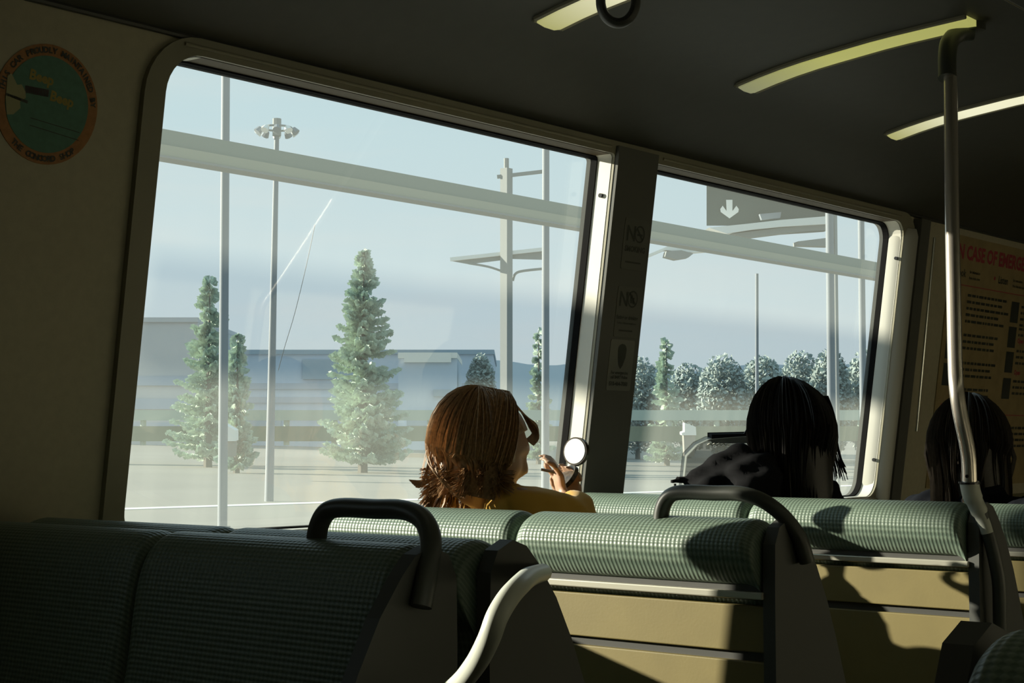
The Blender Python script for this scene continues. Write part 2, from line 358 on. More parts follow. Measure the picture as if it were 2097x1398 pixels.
# pillar notices
def notice(x,z,lab,lines,paper):
    n=empty('pillar_notice',wp(x,z,0),lab,'notice')
    g0=on_wall(x,z,-.022); g1=on_wall(x,z,-.0232); g2=on_wall(x,z,-.0240)
    slab(g1,g0,rrect(-.05,.05,-.062,.062,(.006,)*4,4)).build('paper',paper,n)
    b=MB()
    for l in lines:
        k=l[0]
        if k=='t': V,Fc=text_verts(l[1],l[2],'CENTER',l[5] if len(l)>5 else .0004); put(b,V,Fc,g2,1,1,l[3],l[4])
        elif k=='r': rectp(b,g2,*l[1:])
        elif k=='ring':
            A=circ(l[3],28,l[1],l[2]); B=circ(l[3]-l[4],28,l[1],l[2]); b.add([g2(*p) for p in A+B],[(i,(i+1)%28,(i+1)%28+28,i+28) for i in range(28)])
            s=.7071*l[3]; b.add([g2(l[1]-s-.002,l[2]+s-.002),g2(l[1]-s+.002,l[2]+s+.002),g2(l[1]+s+.002,l[2]-s+.002),g2(l[1]+s-.002,l[2]-s-.002)],[(0,1,2,3)])
        elif k=='poly': b.add([g2(*p) for p in l[1]],[tuple(range(len(l[1])))])
    b.build('print',M_ink,n,fix=False,kind='stuff')
paper_d=mat('notice_paper_dim',(.14,.14,.12),.6); paper_l=mat('notice_paper',(.21,.21,.185),.6)
notice(3.205,1.625,'upper pillar notice reading no smoking with barred circle',[('t','N',.052,-.022,.008,.001),('ring',.014,.026,.021,.004),('r',.003,.022,.026,.027),('t','SMOKING',.019,.0,-.018,.0006),('r',-.035,-.046,.03,-.042)],paper_d)
notice(3.205,1.462,'middle pillar notice forbidding eating or drinking',[('t','N',.05,-.024,.014,.001),('ring',.013,.032,.021,.004),('r',.004,.022,.012,.042),('r',.014,.02,.02,.036),('t','Eating or drinking',.0125,-.002,-.018,.0004),('t','Radios without earphones',.0075,-.002,-.03,.0001),('r',-.032,-.048,.025,-.044)],paper_d)
shield=[(-.004,.052)]+[(.016*math.cos(t)+.001,.036+.016*math.sin(t)) for t in (1.2,.8,.4,0)]+[(.015,.018),(.007,.0),(-.002,-.010),(-.010,.002),(-.015,.018)]+[(.016*math.cos(t)-.001,.036+.016*math.sin(t)) for t in (PI,2.7,2.3,1.9)]
notice(3.198,1.333,'pale pillar notice with dark shield and phone number, lowest of three',[('poly',shield),('t','For emergencies',.0105,-.003,-.022,.0003),('t','call BART Police',.0105,-.003,-.033,.0003),('t','510-464-7000',.0135,-.003,-.050,.0005)],paper_l)

# emergency poster beyond the second window
po=empty('emergency_poster',wp(5.4,1.45,0),'tan emergency instructions poster with red heading behind grab pole','poster')
PX,PZ=5.035,1.835
p0=on_wall(PX,PZ,-.001); p1=on_wall(PX,PZ,-.004); p2=on_wall(PX,PZ,-.005)
slab(p1,p0,[(0,-.85),(1.0,-.85),(1.0,0),(0,0)]).build('sheet',M_paint,po)
b=MB(); V,Fc=text_verts('IN CASE OF EMERGENCY',.066,'LEFT',.0024); put(b,V,Fc,p2,.98,1,.03,-.075); 
rectp(b,p2,.03,-.165,.97,-.162); rectp(b,p2,.03,-.60,.97,-.597)
V,Fc=text_verts('Emergency exits',.026,'LEFT',.0012); put(b,V,Fc,p2,1,1,.04,-.585)
V,Fc=text_verts('Open',.024,'LEFT',.001); put(b,V,Fc,p2,1,1,.63,-.335); put(b,V,Fc,p2,1,1,.63,-.45)
V,Fc=text_verts('\u2022',.04,'LEFT',.002); put(b,V,Fc,p2,1,1,.02,-.135); put(b,V,Fc,p2,1,1,.36,-.135)
b.build('red_print',M_red,po,fix=False,kind='stuff')
b=MB()
for t,u,v,s in (('Look',.05,-.135,.036),('Listen',.40,-.135,.036),('for information',.155,-.12,.014),('from train crew',.155,-.14,.014),('for instructions',.53,-.12,.014),('from the train operator',.53,-.14,.014)):
    V,Fc=text_verts(t,s,'LEFT',.0008 if s>.02 else .0003); put(b,V,Fc,p2,1,1,u,v)
rr_=random.Random(3)
def para(u,v,w,nl,dv=.022):
    for i in range(nl):
        x=u; 
        while x<u+w*(.8+.2*rr_.random()):
            q=.012+.03*rr_.random(); rectp(b,p2,x,v-i*dv-.009,x+q,v-i*dv); x+=q+.007
para(.16,-.19,.34,5); para(.16,-.325,.3,3); para(.16,-.42,.3,3); para(.16,-.51,.26,2)
para(.63,-.20,.3,4); para(.63,-.28,.3,2); para(.63,-.36,.3,3); para(.63,-.47,.3,3); para(.16,-.64,.3,4); para(.66,-.64,.3,4)
b.build('body_text',M_ink,po,fix=False,kind='stuff')
p3=on_wall(PX,PZ,-.0056)
for u,v in ((.54,-.19),(.03,-.34),(.03,-.43),(.54,-.28),(.54,-.37),(.54,-.465),(.03,-.63),(.52,-.63)):
    b=MB(); rectp(b,p2,u,v-.075,u+.07,v); pg=b.build('pictogram_panel',M_ink,po)
    b=MB(); b.add([p3(u+.03+.009*math.cos(a*PI/4),v-.018+.009*math.sin(a*PI/4)) for a in range(8)]+[p3(u+.018,v-.03),p3(u+.045,v-.034),p3(u+.052,v-.068),p3(u+.022,v-.066)],[tuple(range(8)),(8,11,10,9)])
    fg=b.build('pictogram_figure',M_grey,pg); fg.matrix_parent_inverse=Matrix.Translation(-po.location)

# ------------------------------------------------------------------ ceiling lights
def ceiling_light(x,lab,col,st_,y0=1.975,y1=1.405):
    L=empty('ceiling_light',(x+.045,(y0+y1)/2,2.05),lab,'ceiling light','transverse strip lights along the ceiling')
    ys=[y0+(y1-y0)*k/10 for k in range(11)]
    m=bpy.data.materials.new('diffuser'); m.use_nodes=True; n=m.node_tree; B=n.nodes['Principled BSDF']
    B.inputs['Base Color'].default_value=(.4,.38,.2,1); B.inputs['Emission Strength'].default_value=1
    t=n.nodes.new('ShaderNodeTexCoord'); s=n.nodes.new('ShaderNodeSeparateXYZ'); n.links.new(t.outputs['Object'],s.inputs[0])
    # the tube behind the diffuser stops short of the end, so the last hand's breadth is dimmer
    r=n.nodes.new('ShaderNodeMapRange'); r.inputs[1].default_value=y0; r.inputs[2].default_value=y0-.22; r.inputs[3].default_value=0; r.inputs[4].default_value=1; n.links.new(s.outputs['Y'],r.inputs[0])
    cr=n.nodes.new('ShaderNodeValToRGB'); cr.color_ramp.elements[0].color=(*[c*st_[0] for c in col[0]],1); cr.color_ramp.elements[1].color=(*[c*st_[1] for c in col[1]],1)
    n.links.new(r.outputs[0],cr.inputs[0]); n.links.new(cr.outputs[0],B.inputs['Emission Color'])
    b=MB(); V=[]
    for y in ys:
        z=cz(y)-.004
        V+=[(x+.006,y,z+.004),(x+.006,y,z-.006),(x+.03,y,z-.010),(x+.062,y,z-.010),(x+.084,y,z-.004),(x+.084,y,z+.004)]
    b.add(V,[(i*6+k,i*6+k+1,(i+1)*6+k+1,(i+1)*6+k) for i in range(10) for k in range(5)]+[(0,1,2,3,4,5),tuple(range(65,59,-1))])
    b.build('diffuser',m,L,smooth=True)
    b=MB(); 
    b.tube([(x+.088,y,cz(y)-.006) for y in ys],.005,6); b.tube([(x,y,cz(y)-.003) for y in ys],.006,6)
    b.tube([(x,y0+.004,cz(y0)-.004),(x+.09,y0+.004,cz(y0)-.004)],.005,6)
    b.build('light_frame',M_frame,L,smooth=True)
YC=((.34,.33,.12),(.80,.78,.55)); GC=((.36,.37,.20),(.42,.42,.12))
ceiling_light(2.49,'glowing ceiling strip light nearest the hanging strap',YC,(1,1))
ceiling_light(3.26,'long dull yellow ceiling strip light ending at the grab pole',GC,(.5,.85))
ceiling_light(4.04,'cream ceiling strip light crossing behind the grab pole',YC,(1,1.05))
ORD=('first','second','third','fourth','fifth','sixth','seventh','eighth')
for i,x in enumerate((1.71,.15)):  # two lamps added outside the view to brighten the cabin
    ceiling_light(x,'added ceiling fill light outside the view, '+('behind the first lit one','nearest the rear wall')[i],YC,(1,1.05))
for i in range(8):      # unseen row added over the near side to brighten the cabin, stronger strips
    ceiling_light(-.6+.78*i,'added unseen ceiling fill light above the near side seats, '+ORD[i]+' from the rear',YC,(2.6,2.8),.27,-.27)

# ------------------------------------------------------------------ hanging strap
hs=empty('hanging_strap',(2.3,1.68,2.03),'black hanging strap loop in front of the first ceiling light','strap')
c=at(1266,2,2.75); 
pts=[]
for k in range(25):
    a=PI*k/24; pts.append(c+R@Vector((-.030*math.cos(a),-.0-.038*math.sin(a),0)))
pts=[c+R@Vector((-.030,.06,0))]+pts+[c+R@Vector((.030,.06,0))]
b=MB(); b.tube(pts,[.0085]*len(pts),10,flat=(R@Vector((0,0,1)),1.8)); b.build('strap_loop',M_blk,hs,smooth=True)
b=MB(); b.box((c.x-.02,c.y-.02,c.z+.05),(c.x+.02,c.y+.02,max(c.z+.07,cz(c.y)))); b.build('strap_hanger',M_blk,hs,bevel=.005)

# ------------------------------------------------------------------ seats
def pillow(b,prof,y0,y1,r=.03,ns=6,mid=8,sag=0.0):
    """profile (x,z) swept along y with rounded ends; centroid shrink at the ends"""
    cx=sum(p[0] for p in prof)/len(prof); czz=sum(p[1] for p in prof)/len(prof)
    st=[]
    for k in range(ns+1):
        a=.5*PI*k/ns; st.append((y0+r*(1-math.sin(a)),r*(1-math.cos(a))) )
    st=[(y0+r*(1-math.cos(.5*PI*k/ns)),r*(1-math.sin(.5*PI*k/ns))) for k in range(ns+1)]
    inner=[(y0+r+(y1-y0-2*r)*k/mid,0) for k in range(1,mid)]
    st=st+inner+[(y1-(y-y0),d) for y,d in reversed(st)]
    n=len(prof); V=[]
    for y,d in st:
        for px,pz in prof:
            dx,dz=cx-px,czz-pz; L=math.hypot(dx,dz) or 1; dd=min(d*.8,L*.9)
            V.append((px+dx/L*dd,y,pz+dz/L*dd))
    Fc=[(i*n+k,i*n+(k+1)%n,(i+1)*n+(k+1)%n,(i+1)*n+k) for i in range(len(st)-1) for k in range(n)]
    Fc+=[tuple(range(n)),tuple(range(len(st)*n-1,(len(st)-1)*n-1,-1))]
    b.add(V,Fc)
def smoothprof(P,n=4):
    Q=[Vector((p[0],p[1],0)) for p in P]; Q2=Q+[Q[0]]; o=[]
    m=len(Q)
    for i in range(m):
        p0,p1,p2,p3=Q[(i-1)%m],Q[i],Q[(i+1)%m],Q[(i+2)%m]
        for k in range(n):
            t=k/n; v=.5*((2*p1)+(p2-p0)*t+(2*p0-5*p1+4*p2-p3)*t*t+(3*p1-p0-3*p2+p3)*t**3); o.append((v.x,v.y))
    return o
BACK=smoothprof([(-.012,.925),(-.032,.955),(-.036,.985),(-.016,1.012),(.022,1.024),(.058,1.012),(.082,.97),(.10,.88),(.135,.70),(.165,.52),(.15,.46),(.09,.46),(.05,.60),(.03,.80),(.01,.905)],4)
SEATP=smoothprof([(.13,.44),(.16,.475),(.30,.47),(.45,.475),(.54,.46),(.56,.43),(.54,.40),(.30,.385),(.14,.39)],4)
SIDE=[(.0,.32),(-.004,.60),(-.006,.90),(-.004,.985),(.01,1.012),(.04,1.024),(.068,1.015),(.092,.992),(.13,.945),(.165,.885),(.195,.82),(.228,.74),(.25,.66),(.27,.56),(.33,.50),(.52,.485),(.56,.45),(.56,.40),(.50,.34),(.3,.30)]
def double_seat(name_lab,X,d,ye,group='green vinyl double seats',handle=True,dz=0,width=.49,shell=True,patt=M_vin,ym=1):
    ye0=ye
    if ym<0: ye=-ye0
    s=empty('double_seat',(X,ye+width,0),name_lab,'seat',group)
    T=lambda P:[(X+d*p[0],p[1]+dz) for p in P]
    for i in (0,1):
        y0=ye+.014+i*width; y1=y0+width-.006
        b=MB(); pillow(b,T(BACK),y0,y1,.028); b.build('backrest',patt,s,smooth=True)
        b=MB(); pillow(b,T(SEATP),y0,y1,.03); b.build('seat_cushion',patt,s,smooth=True)
    y1=ye+2*width+.005
    if shell:
        def bx(a0,z0,a1,z1,ya=ye+.006,yb=y1): 
            b=MB(); xa,xb=sorted((X+d*a0,X+d*a1)); b.box((xa,ya,z0+dz),(xb,yb,z1+dz)); return b
        bx(.0,.895,.04,.925).build('strip_bracket',M_blk,s)
        bx(-.012,.897,.0,.909).build('metal_strip',M_strip,s,bevel=.002)
        bx(.0,.812,.03,.886).build('back_panel',M_beige,s,bevel=.002)
        bx(.010,.797,.03,.812).build('panel_groove',M_blk,s)
        bx(.0,.36,.03,.797).build('back_panel',M_beige,s,bevel=.002)
    L=T(SIDE); yA,yB=ye-.014,ye+.008
    n=len(L); b=MB(); b.add([(x,yA,z) for x,z in L]+[(x,yB,z) for x,z in L],[tuple(range(n)),tuple(range(2*n-1,n-1,-1))]+[(i,(i+1)%n,(i+1)%n+n,i+n) for i in range(n)])
    b.build('side_panel',M_vinside,s)
    b=MB(); xa,xb=sorted((X+d*.10,X+d*.46)); b.box((xa,ye+.15,0),(xb,ye+.75,.36)); b.build('pedestal',M_blk,s,bevel=.01)
    b=MB(); xa,xb=sorted((X+d*.02,X+d*.54)); b.box((xa,ye+.01,.355),(xb,y1,.385)); b.build('seat_pan',M_blk,s,bevel=.004)
    if ym<0:
        for o in s.children:
            for v in o.data.vertices: v.co.y=-v.co.y
            o.data.flip_normals()
        s.location.y=-s.location.y
        for o in s.children: o.matrix_parent_inverse=Matrix.Translation(-s.location)
    if handle:
        hx=X+d*.012
        P=[(hx,ye+.215,.985),(hx,ye+.213,1.03),(hx,ye+.198,1.056),(hx,ye+.17,1.064),(hx,ye+.11,1.064),(hx,ye+.06,1.064),(hx+d*.006,ye+.022,1.054),(hx+d*.022,ye-.006,1.03),(hx+d*.045,ye-.022,.995),(hx+d*.062,ye-.027,.955)]
        P=[(a,q,z+dz) for a,q,z in P]
        b=MB(); b.tube(spline(P,6),.0125,12,flat=(Vector((1,0,0)),1.15)); hd=b.build('grab_handle',M_hand,s,smooth=True)
        b=MB(); b.tube([(hx+d*.060,ye-.042,.97+dz),(hx+d*.060,ye-.037,.97+dz)],.005,8); bo=b.build('bolt',M_bolt,hd)
        bo.matrix_parent_inverse=Matrix.Translation(-s.location)
    return s
def fixkids(o):
    pass
YE=1.318
seatA=double_seat('dark double seat with black grab handle, lower left under large window',1.485,-1,YE)
seatB=double_seat('double seat backing onto the dark handled seat, left of the seated woman',1.558,1,YE,handle=False,shell=False)
seat2=double_seat('sunlit green double seat behind the woman in yellow, with handle at aisle',2.26,1,YE)
seat3=double_seat('sunlit green double seat behind the dark haired passenger, joined to grab pole',3.05,1,YE,handle=False,dz=.004)
seat4=double_seat('shaded double seat behind the passenger at far right',3.86,1,YE,handle=False,dz=-.03)
seatN=double_seat('nearest dark seat at lower right corner across the aisle',1.00,1,.445,handle=False,dz=.005,ym=-1)
# pale bowed tube swept out from the aisle side of the second seat
P=[ray_axis(1112,1172,1,1.31),ray_axis(1086,1180,1,1.18),ray_axis(1066,1196,1,1.10),ray_axis(1042,1222,1,1.07),ray_axis(1018,1262,1,1.06),ray_axis(1000,1310,1,1.07),ray_axis(972,1362,1,1.11),ray_axis(930,1410,1,1.18),ray_axis(860,1460,1,1.31)]
b=MB(); b.tube(spline(P,6),.0118,12); b.build('bowed_tube',M_white,seatB,smooth=True)

# ------------------------------------------------------------------ grab pole
gp=empty('grab_pole',(3.05,1.28,.9),'tall bent steel grab pole rising from seat corner to ceiling at right','pole')
DP=3.17
def dp(y): return 3.17 if y>800 else 3.17+.36*(800-y)/735
def PP(path,dx=2): return spline([at(x+dx,y,dp(y)) for x,y in path],5)
b=MB(); b.tube(PP([(1992,66),(1966,68),(1946,84),(1940,112),(1940,160)],0),.020,14); b.build('pole_sleeve',M_hand,gp,smooth=True)
b=MB(); b.tube(PP([(1944,150),(1946,300),(1948,450),(1951,600),(1954,740),(1957,795),(1964,845),(1976,900),(1982,940),(1984,990)]),.0145,16); b.build('pole_tube',M_chrome,gp,smooth=True)
b=MB(); b.tube(PP([(1985,988),(1990,1012),(2000,1035),(2014,1065),(2022,1090)],0),[.019]*8+[.017]*5+[.014]*8,14); b.build('pole_fitting',M_white,gp,smooth=True)
b=MB(); b.tube(PP([(2008,1050),(2024,1100),(2036,1150),(2044,1200),(2046,1290)]),.0135,14); b.build('lower_tube',M_hand,gp,smooth=True)
b=MB(); b.tube([at(1985,986,DP),at(1985,990,DP)],.021,14); b.build('collar',M_bolt,gp)
b=MB(); b.tube([at(1980,975,DP-.012),at(1980,975,DP-.02)],.0035,8); b.build('set_screw',M_bolt,gp)
c=at(1994,64,dp(64)); b=MB(); b.tube([c,(c.x,c.y,c.z+.02)],.026,14); b.build('ceiling_flange',M_hand,gp,smooth=True)

# ================================================================== outside
M_asph=mat('roadway',(.30,.29,.26),.9,spec=.1,noise=.08,scale=.05)
M_grass=mat('verge',(.20,.23,.16),.95,spec=.05,noise=.2,scale=.2)
M_steel=mat('painted_steel',(.24,.26,.26),.7,spec=.2); M_beam=mat('beam_paint',(.22,.26,.23),.8,spec=.1); M_beam2=mat('beam_paint_light',(.33,.345,.28),.8,spec=.1)
M_pole=mat('lamp_post',(.20,.23,.26),.6,spec=.3,noise=.05,scale=1)
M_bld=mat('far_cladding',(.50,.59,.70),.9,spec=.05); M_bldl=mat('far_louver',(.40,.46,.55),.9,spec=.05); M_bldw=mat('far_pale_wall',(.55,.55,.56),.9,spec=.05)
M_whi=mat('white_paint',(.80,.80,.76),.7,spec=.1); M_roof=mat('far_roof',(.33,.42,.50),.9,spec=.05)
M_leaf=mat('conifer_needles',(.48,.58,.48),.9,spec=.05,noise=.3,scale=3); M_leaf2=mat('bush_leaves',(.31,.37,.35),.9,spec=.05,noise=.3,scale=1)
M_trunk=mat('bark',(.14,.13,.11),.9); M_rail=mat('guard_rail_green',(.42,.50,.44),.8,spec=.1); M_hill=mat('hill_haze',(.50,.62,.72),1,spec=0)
M_signg=mat('sign_dark_green',(.035,.06,.055),.6)
GZ=-1.1
# ground rises gently away from the track: roadway, then a low bank
b=MB(); ys=[(2.6,GZ),(6,GZ),(60,GZ),(95,-.55),(140,.75),(400,.9),(1200,1.0)]
b.add([(x,y,z) for y,z in ys for x in (-300,1500)],[(2*i,2*i+1,2*i+3,2*i+2) for i in range(len(ys)-1)]); b.build('ground_outside',M_asph,kind='structure',fix=False)
def gz(y):
    for (y0,z0),(y1,z1) in zip(ys,ys[1:]):
        if y0<=y<=y1: return z0+(z1-z0)*(y-y0)/(y1-y0)
    return GZ
# white edge line on the roadway
a=ray_axis(225,1042,2,GZ+.02); c=ray_axis(855,1022,2,GZ+.02); d=(c-a); a2=a-d*.6; c2=c+d*2.2; nrm=Vector((-d.y,d.x,0)).normalized()*.55
b=MB(); b.add([a2-nrm,c2-nrm,c2+nrm,a2+nrm,a2-nrm-Vector((0,0,.015)),c2-nrm-Vector((0,0,.015)),c2+nrm-Vector((0,0,.015)),a2+nrm-Vector((0,0,.015))],[(0,1,2,3),(0,4,5,1),(2,6,7,3)]); b.build('road_line',M_whi,label='long white edge line painted across the roadway outside',cat='road line')
# overhead beam parallel to the track
YB=8.5; tp=ray_axis(315,260,1,YB); bt=ray_axis(315,322,1,YB)
bm_=empty('trackside_beam',(16,YB,0),'long grey-green horizontal beam crossing outside both windows','beam')
zt,zb=tp.z,bt.z; zm=zt-(zt-zb)*.55
b=MB(); b.box((-1.2,YB,zm),(40,YB+.10,zt)); b.build('upper_face',M_beam,bm_)
b=MB(); b.box((-1.2,YB-.03,zb+.015),(40,YB+.10,zm)); b.build('lower_face',M_beam2,bm_)
b=MB(); b.box((-1.2,YB-.05,zb),(40,YB+.10,zb+.015)); b.build('bottom_flange',M_steel,bm_)
for x in (.33,39.6):
    b=MB(); b.box((x-.08,YB+.0,GZ),(x+.08,YB+.1,zb)); b.build('leg',M_steel,bm_)
# posts
def post(px0,y0,px1,y1,D,w,lab,white=True,n=12):
    A=at(px0,y0,D); B=at(px1,y1,D); base=Vector((B.x,B.y,gz(B.y))); s=empty('tall_post',base,lab,'post')
    top=Vector((A.x,A.y,A.z))
    b=MB(); b.tube([base,top],[w/2*1.1,w/2*.95],n); b.build('shaft',M_pole,s,smooth=True)
    b=MB(); b.tube([base,base+Vector((0,0,.25))],w*.9,n); b.build('base_flange',M_steel,s)
    return s
post(463,40,458,850,38,.21,'thick grey post at left of the large window')
p=post(1118,150,1116,900,28,.13,'thin pale post near the pillar, right end of the large window')
p=post(1697,300,1704,980,28,.14,'dark and pale post near the right end of the second window')
post(1550,560,1549,900,60,.13,'slender lamp post above the dark haired passenger',n=8)
post(1763,430,1768,900,26,.11,'short grey post at the far right edge of the second window')
# stadium lamp
D=60; A=at(567,262,D); B=at(552,900,D); base=Vector((B.x,B.y,gz(B.y)))
lp=empty('high_mast_light',base,'high mast light with a ring of floodlights, left of the contrail','lamp post')
b=MB(); b.tube([base,A],[.17,.09],10); b.build('mast',M_pole,lp,smooth=True)
b=MB(); b.tube([A+Vector((.55*math.cos(t),.55*math.sin(t),0)) for t in [k*PI/9 for k in range(19)]],.04,6); b.tube([A-Vector((0,0,.3)),A+Vector((0,0,.35))],.16,8); b.build('ring_frame',M_steel,lp)
for k in range(10):
    t=2*PI*k/10+.2; c=A+Vector((.62*math.cos(t),.62*math.sin(t),-.05)); o=Vector((math.cos(t),math.sin(t),0))
    b=MB(); b.tube([c,c+o*.14+Vector((0,0,-.16))],[.10,.15],8); b.build('floodlight',M_whi if k%2 else M_pole,lp)
# long thin scratch in the glass of window one
def on_glass(x,y):
    d=R@Vector(((x-CX)/F,-(y-CY)/F,-1.0)); t=(2.34+.054-TL*(EYE.z-1.0)-EYE.y)/(d.y+TL*d.z); return EYE+d*t
b=MB(); b.tube(spline([on_glass(645,460),on_glass(627,545),on_glass(604,640),on_glass(583,710),on_glass(570,758)],4),.00055,5); b.build('scratch',M_whi,w1)
# signal structure left of the pillar
D=44; s=empty('gantry_mast',(0,0,0),'steel mast with slanted canopy arms, left of the window pillar','mast')
def bar(A,B,w,h,nm,m,par): 
    b=MB(); t=(B-A); u=t.normalized(); sdv=u.cross(Vector((0,0,1)) if abs(u.z)<.95 else Vector((0,1,0))).normalized(); v=sdv.cross(u)
    b.obox((A+B)/2,t/2,sdv*w/2,v*h/2); return b.build(nm,m,par)
A=at(1037,345,D);B=at(1040,800,D); B.z=gz(B.y); B.x=A.x;B.y=A.y; s.location=B
bar(B,A,.24,.24,'column',M_steel,s)
b=MB(); b.tube([A,A+Vector((0,0,.28))],.07,8); b.build('cap',M_steel,s)
bar(at(1018,362,D),at(1122,350,D),.10,.09,'top_arm',M_steel,s)
b=MB(); p=[at(922,534,D),at(980,524,D),at(1125,511,D),at(1125,532,D),at(1050,530,D),at(960,541,D)]; w=(at(922,534,D)-EYE).normalized()*1.2
b.add(p+[q+w for q in p],[(0,1,2,3,4,5),(11,10,9,8,7,6)]+[(i,(i+1)%6,(i+1)%6+6,i+6) for i in range(6)]); b.build('canopy',M_steel,s)
bar(at(922,531,D-.05),at(1125,509,D-.05),.08,.10,'canopy_edge',M_whi,s)
b=MB(); b.tube(spline([at(1050,575,D),at(1056,560,D),at(1075,554,D),at(1125,549,D)],4),.035,6); b.build('brace',M_steel,s)
b=MB(); b.tube(spline([at(960,539,D),at(1000,546,D),at(1030,556,D)],4),.03,6); b.build('brace',M_steel,s)
# lane sign gantry in the second window
D=48; sg=empty('lane_sign',at(1570,900,D),'dark overhead lane sign with white down arrow in second window','sign')
sg.location.z=gz(sg.location.y)
Rt=(at(1700,400,D)-at(1447,400,D)).normalized(); Up=(at(1447,300,D)-at(1447,460,D)).normalized(); Bk=Rt.cross(Up)
px=D/F
def sp(x,y,o=0): return at(x,y,D)+(EYE-at(1570,430,D)).normalized()*o
b=MB(); P=[sp(1447,300),sp(1690,300),sp(1690,462),sp(1447,462)]; b.add(P+[sp(1447,300,-.12),sp(1690,300,-.12),sp(1690,462,-.12),sp(1447,462,-.12)],[(0,3,2,1),(4,5,6,7),(0,1,5,4),(1,2,6,5),(2,3,7,6),(3,0,4,7)]); b.build('sign_board',M_signg,sg)
cx_,cy_=1494,0
arrow=[(1487,409),(1500,409),(1500,432),(1508,421),(1513,428),(1512,434),(1494,447),(1476,434),(1475,428),(1480,421),(1488,432)]
b=MB(); n_=len(arrow); b.add([sp(x,y,.05) for x,y in arrow]+[sp(x,y,.01) for x,y in arrow],[tuple(range(n_)),tuple(range(2*n_-1,n_-1,-1))]+[(i,(i+1)%n_,(i+1)%n_+n_,i+n_) for i in range(n_)]); b.build('down_arrow',M_whi,sg)
def flatpoly(L,D0,th,nm,m,par):
    n_=len(L); b=MB(); dv=(at(1048,699,1)-EYE)*th
    b.add([at(x,y,D0) for x,y in L]+[at(x,y,D0)+dv for x,y in L],[tuple(range(n_)),tuple(range(2*n_-1,n_-1,-1))]+[(i,(i+1)%n_,(i+1)%n_+n_,i+n_) for i in range(n_)]); return b.build(nm,m,par)
flatpoly([(1452,466),(1530,458),(1600,450),(1700,442),(1700,458),(1600,464),(1540,470),(1488,478)],D-1,1.2,'catwalk_rail',M_whi,sg)
flatpoly([(1556,438),(1600,434),(1598,446),(1560,450)],D-.6,.3,'sign_lamp',M_pole,sg)
flatpoly([(1500,478),(1600,466),(1700,458),(1700,470),(1610,476),(1530,486)],D-.8,1.0,'catwalk_beam',M_steel,sg)
flatpoly([(1634,494),(1700,486),(1700,504),(1634,502)],D-.7,.8,'lower_box',M_steel,sg)
flatpoly([(1365,514),(1395,512),(1420,519),(1410,527),(1385,531),(1362,525)],D-2,.8,'lamp_pod',M_steel,sg)
flatpoly([(1322,523),(1370,503),(1420,504),(1480,512),(1420,517),(1362,512),(1322,529)],D-1.6,.7,'lamp_arm',M_whi,sg)
c1=at(1705,300,D); c1.z=at(1705,300,D).z; c0=Vector((c1.x,c1.y,gz(c1.y))); bar(c0,c1,.16,.16,'gantry_leg',M_steel,sg)
# far barrier with rail
A=at(100,850,118); B=at(1900,850,118)
gb=empty('far_barrier',((A+B)/2).to_tuple()[:2]+(gz(140),),'long pale green guard rail with dark wall beneath, far beyond the road','barrier')
dirb=(B-A); dirb.z=0; A=A-dirb*.3; B=B+dirb*1.2; A.z=B.z=at(600,850,118).z
bar(A,B,.5,.75,'guard_rail',M_rail,gb)
A2=A+Vector((0,0,-1.35)); B2=B+Vector((0,0,-1.35)); bar(A2,B2,.7,1.1,'wall_base',M_grass,gb)
for k in range(46):
    q=A+(B-A)*(k+.5)/46; b=MB(); b.box((q.x-.15,q.y-.15,q.z-2.2),(q.x+.15,q.y+.15,q.z-.2)); b.build('rail_post',M_rail,gb)
# white cabinets by the road
for L,lab in (([(449,868),(456,866),(482,881),(482,903),(446,903),(446,898),(451,897)],'small white slanted cabinet beyond the road, under the thick post'),([(1402,866),(1425,874),(1426,891),(1396,891),(1396,886),(1402,884)],'small white slanted cabinet in second window beside the pillar')):
    c=at(L[0][0]+15,903,88); e=empty('roadside_cabinet',c,lab,'cabinet'); e['group']='white roadside cabinets'
    flatpoly(L,88,1.0,'housing',M_whi,e)
    flatpoly([(L[0][0]-2,903 if L[0][0]<1000 else 891),(L[0][0]+32 if L[0][0]<1000 else L[0][0]+22,903 if L[0][0]<1000 else 891),(L[0][0]+30 if L[0][0]<1000 else L[0][0]+20,935),(L[0][0],935)],88.1,.8,'plinth',M_asph,e)
# buildings
def building(nm,lab,D,x0,x1,ytop,ybot,depth,m,roofm=None,louv=(),extras=()):
    A=at(x0,ytop,D);B=at(x1,ytop,D); zt=(A.z+B.z)/2; zb=.3; e=empty(nm,((A.x+B.x)/2,(A.y+B.y)/2,zb),lab,'building')
    dv=Vector((R@Vector((0,0,-1)))); dv.z=0; dv=dv.normalized()*depth
    A.z=B.z=zb
    def blk(a0,a1,z0,z1,off,dep,nm2,mm):
        p=A+(B-A)*a0; q=A+(B-A)*a1; o=dv.normalized(); b=MB(); V=[]
        for z in (z0,z1):
            for w in (p-o*off,q-o*off,q+o*dep,p+o*dep): V.append((w.x,w.y,z))
        b.add(V,[(0,3,2,1),(4,5,6,7),(0,1,5,4),(1,2,6,5),(2,3,7,6),(3,0,4,7)]); return b.build(nm2,mm,e)
    blk(0,1,zb,zt-.5,0,depth,'wall',m)
    blk(-.004,1.004,zt-.5,zt,.3,depth+.3,'roof',roofm or M_roof)
    H=zt-zb
    for f0,f1 in louv: blk(.01,.99,zb+H*f0,zb+H*f1,.25,.0,'louver_band',M_bldl)
    for a0,a1,f0,f1,mm,nm2 in extras: blk(a0,a1,zb+H*f0,zb+H*f1,.4,2,nm2,mm)
    return e
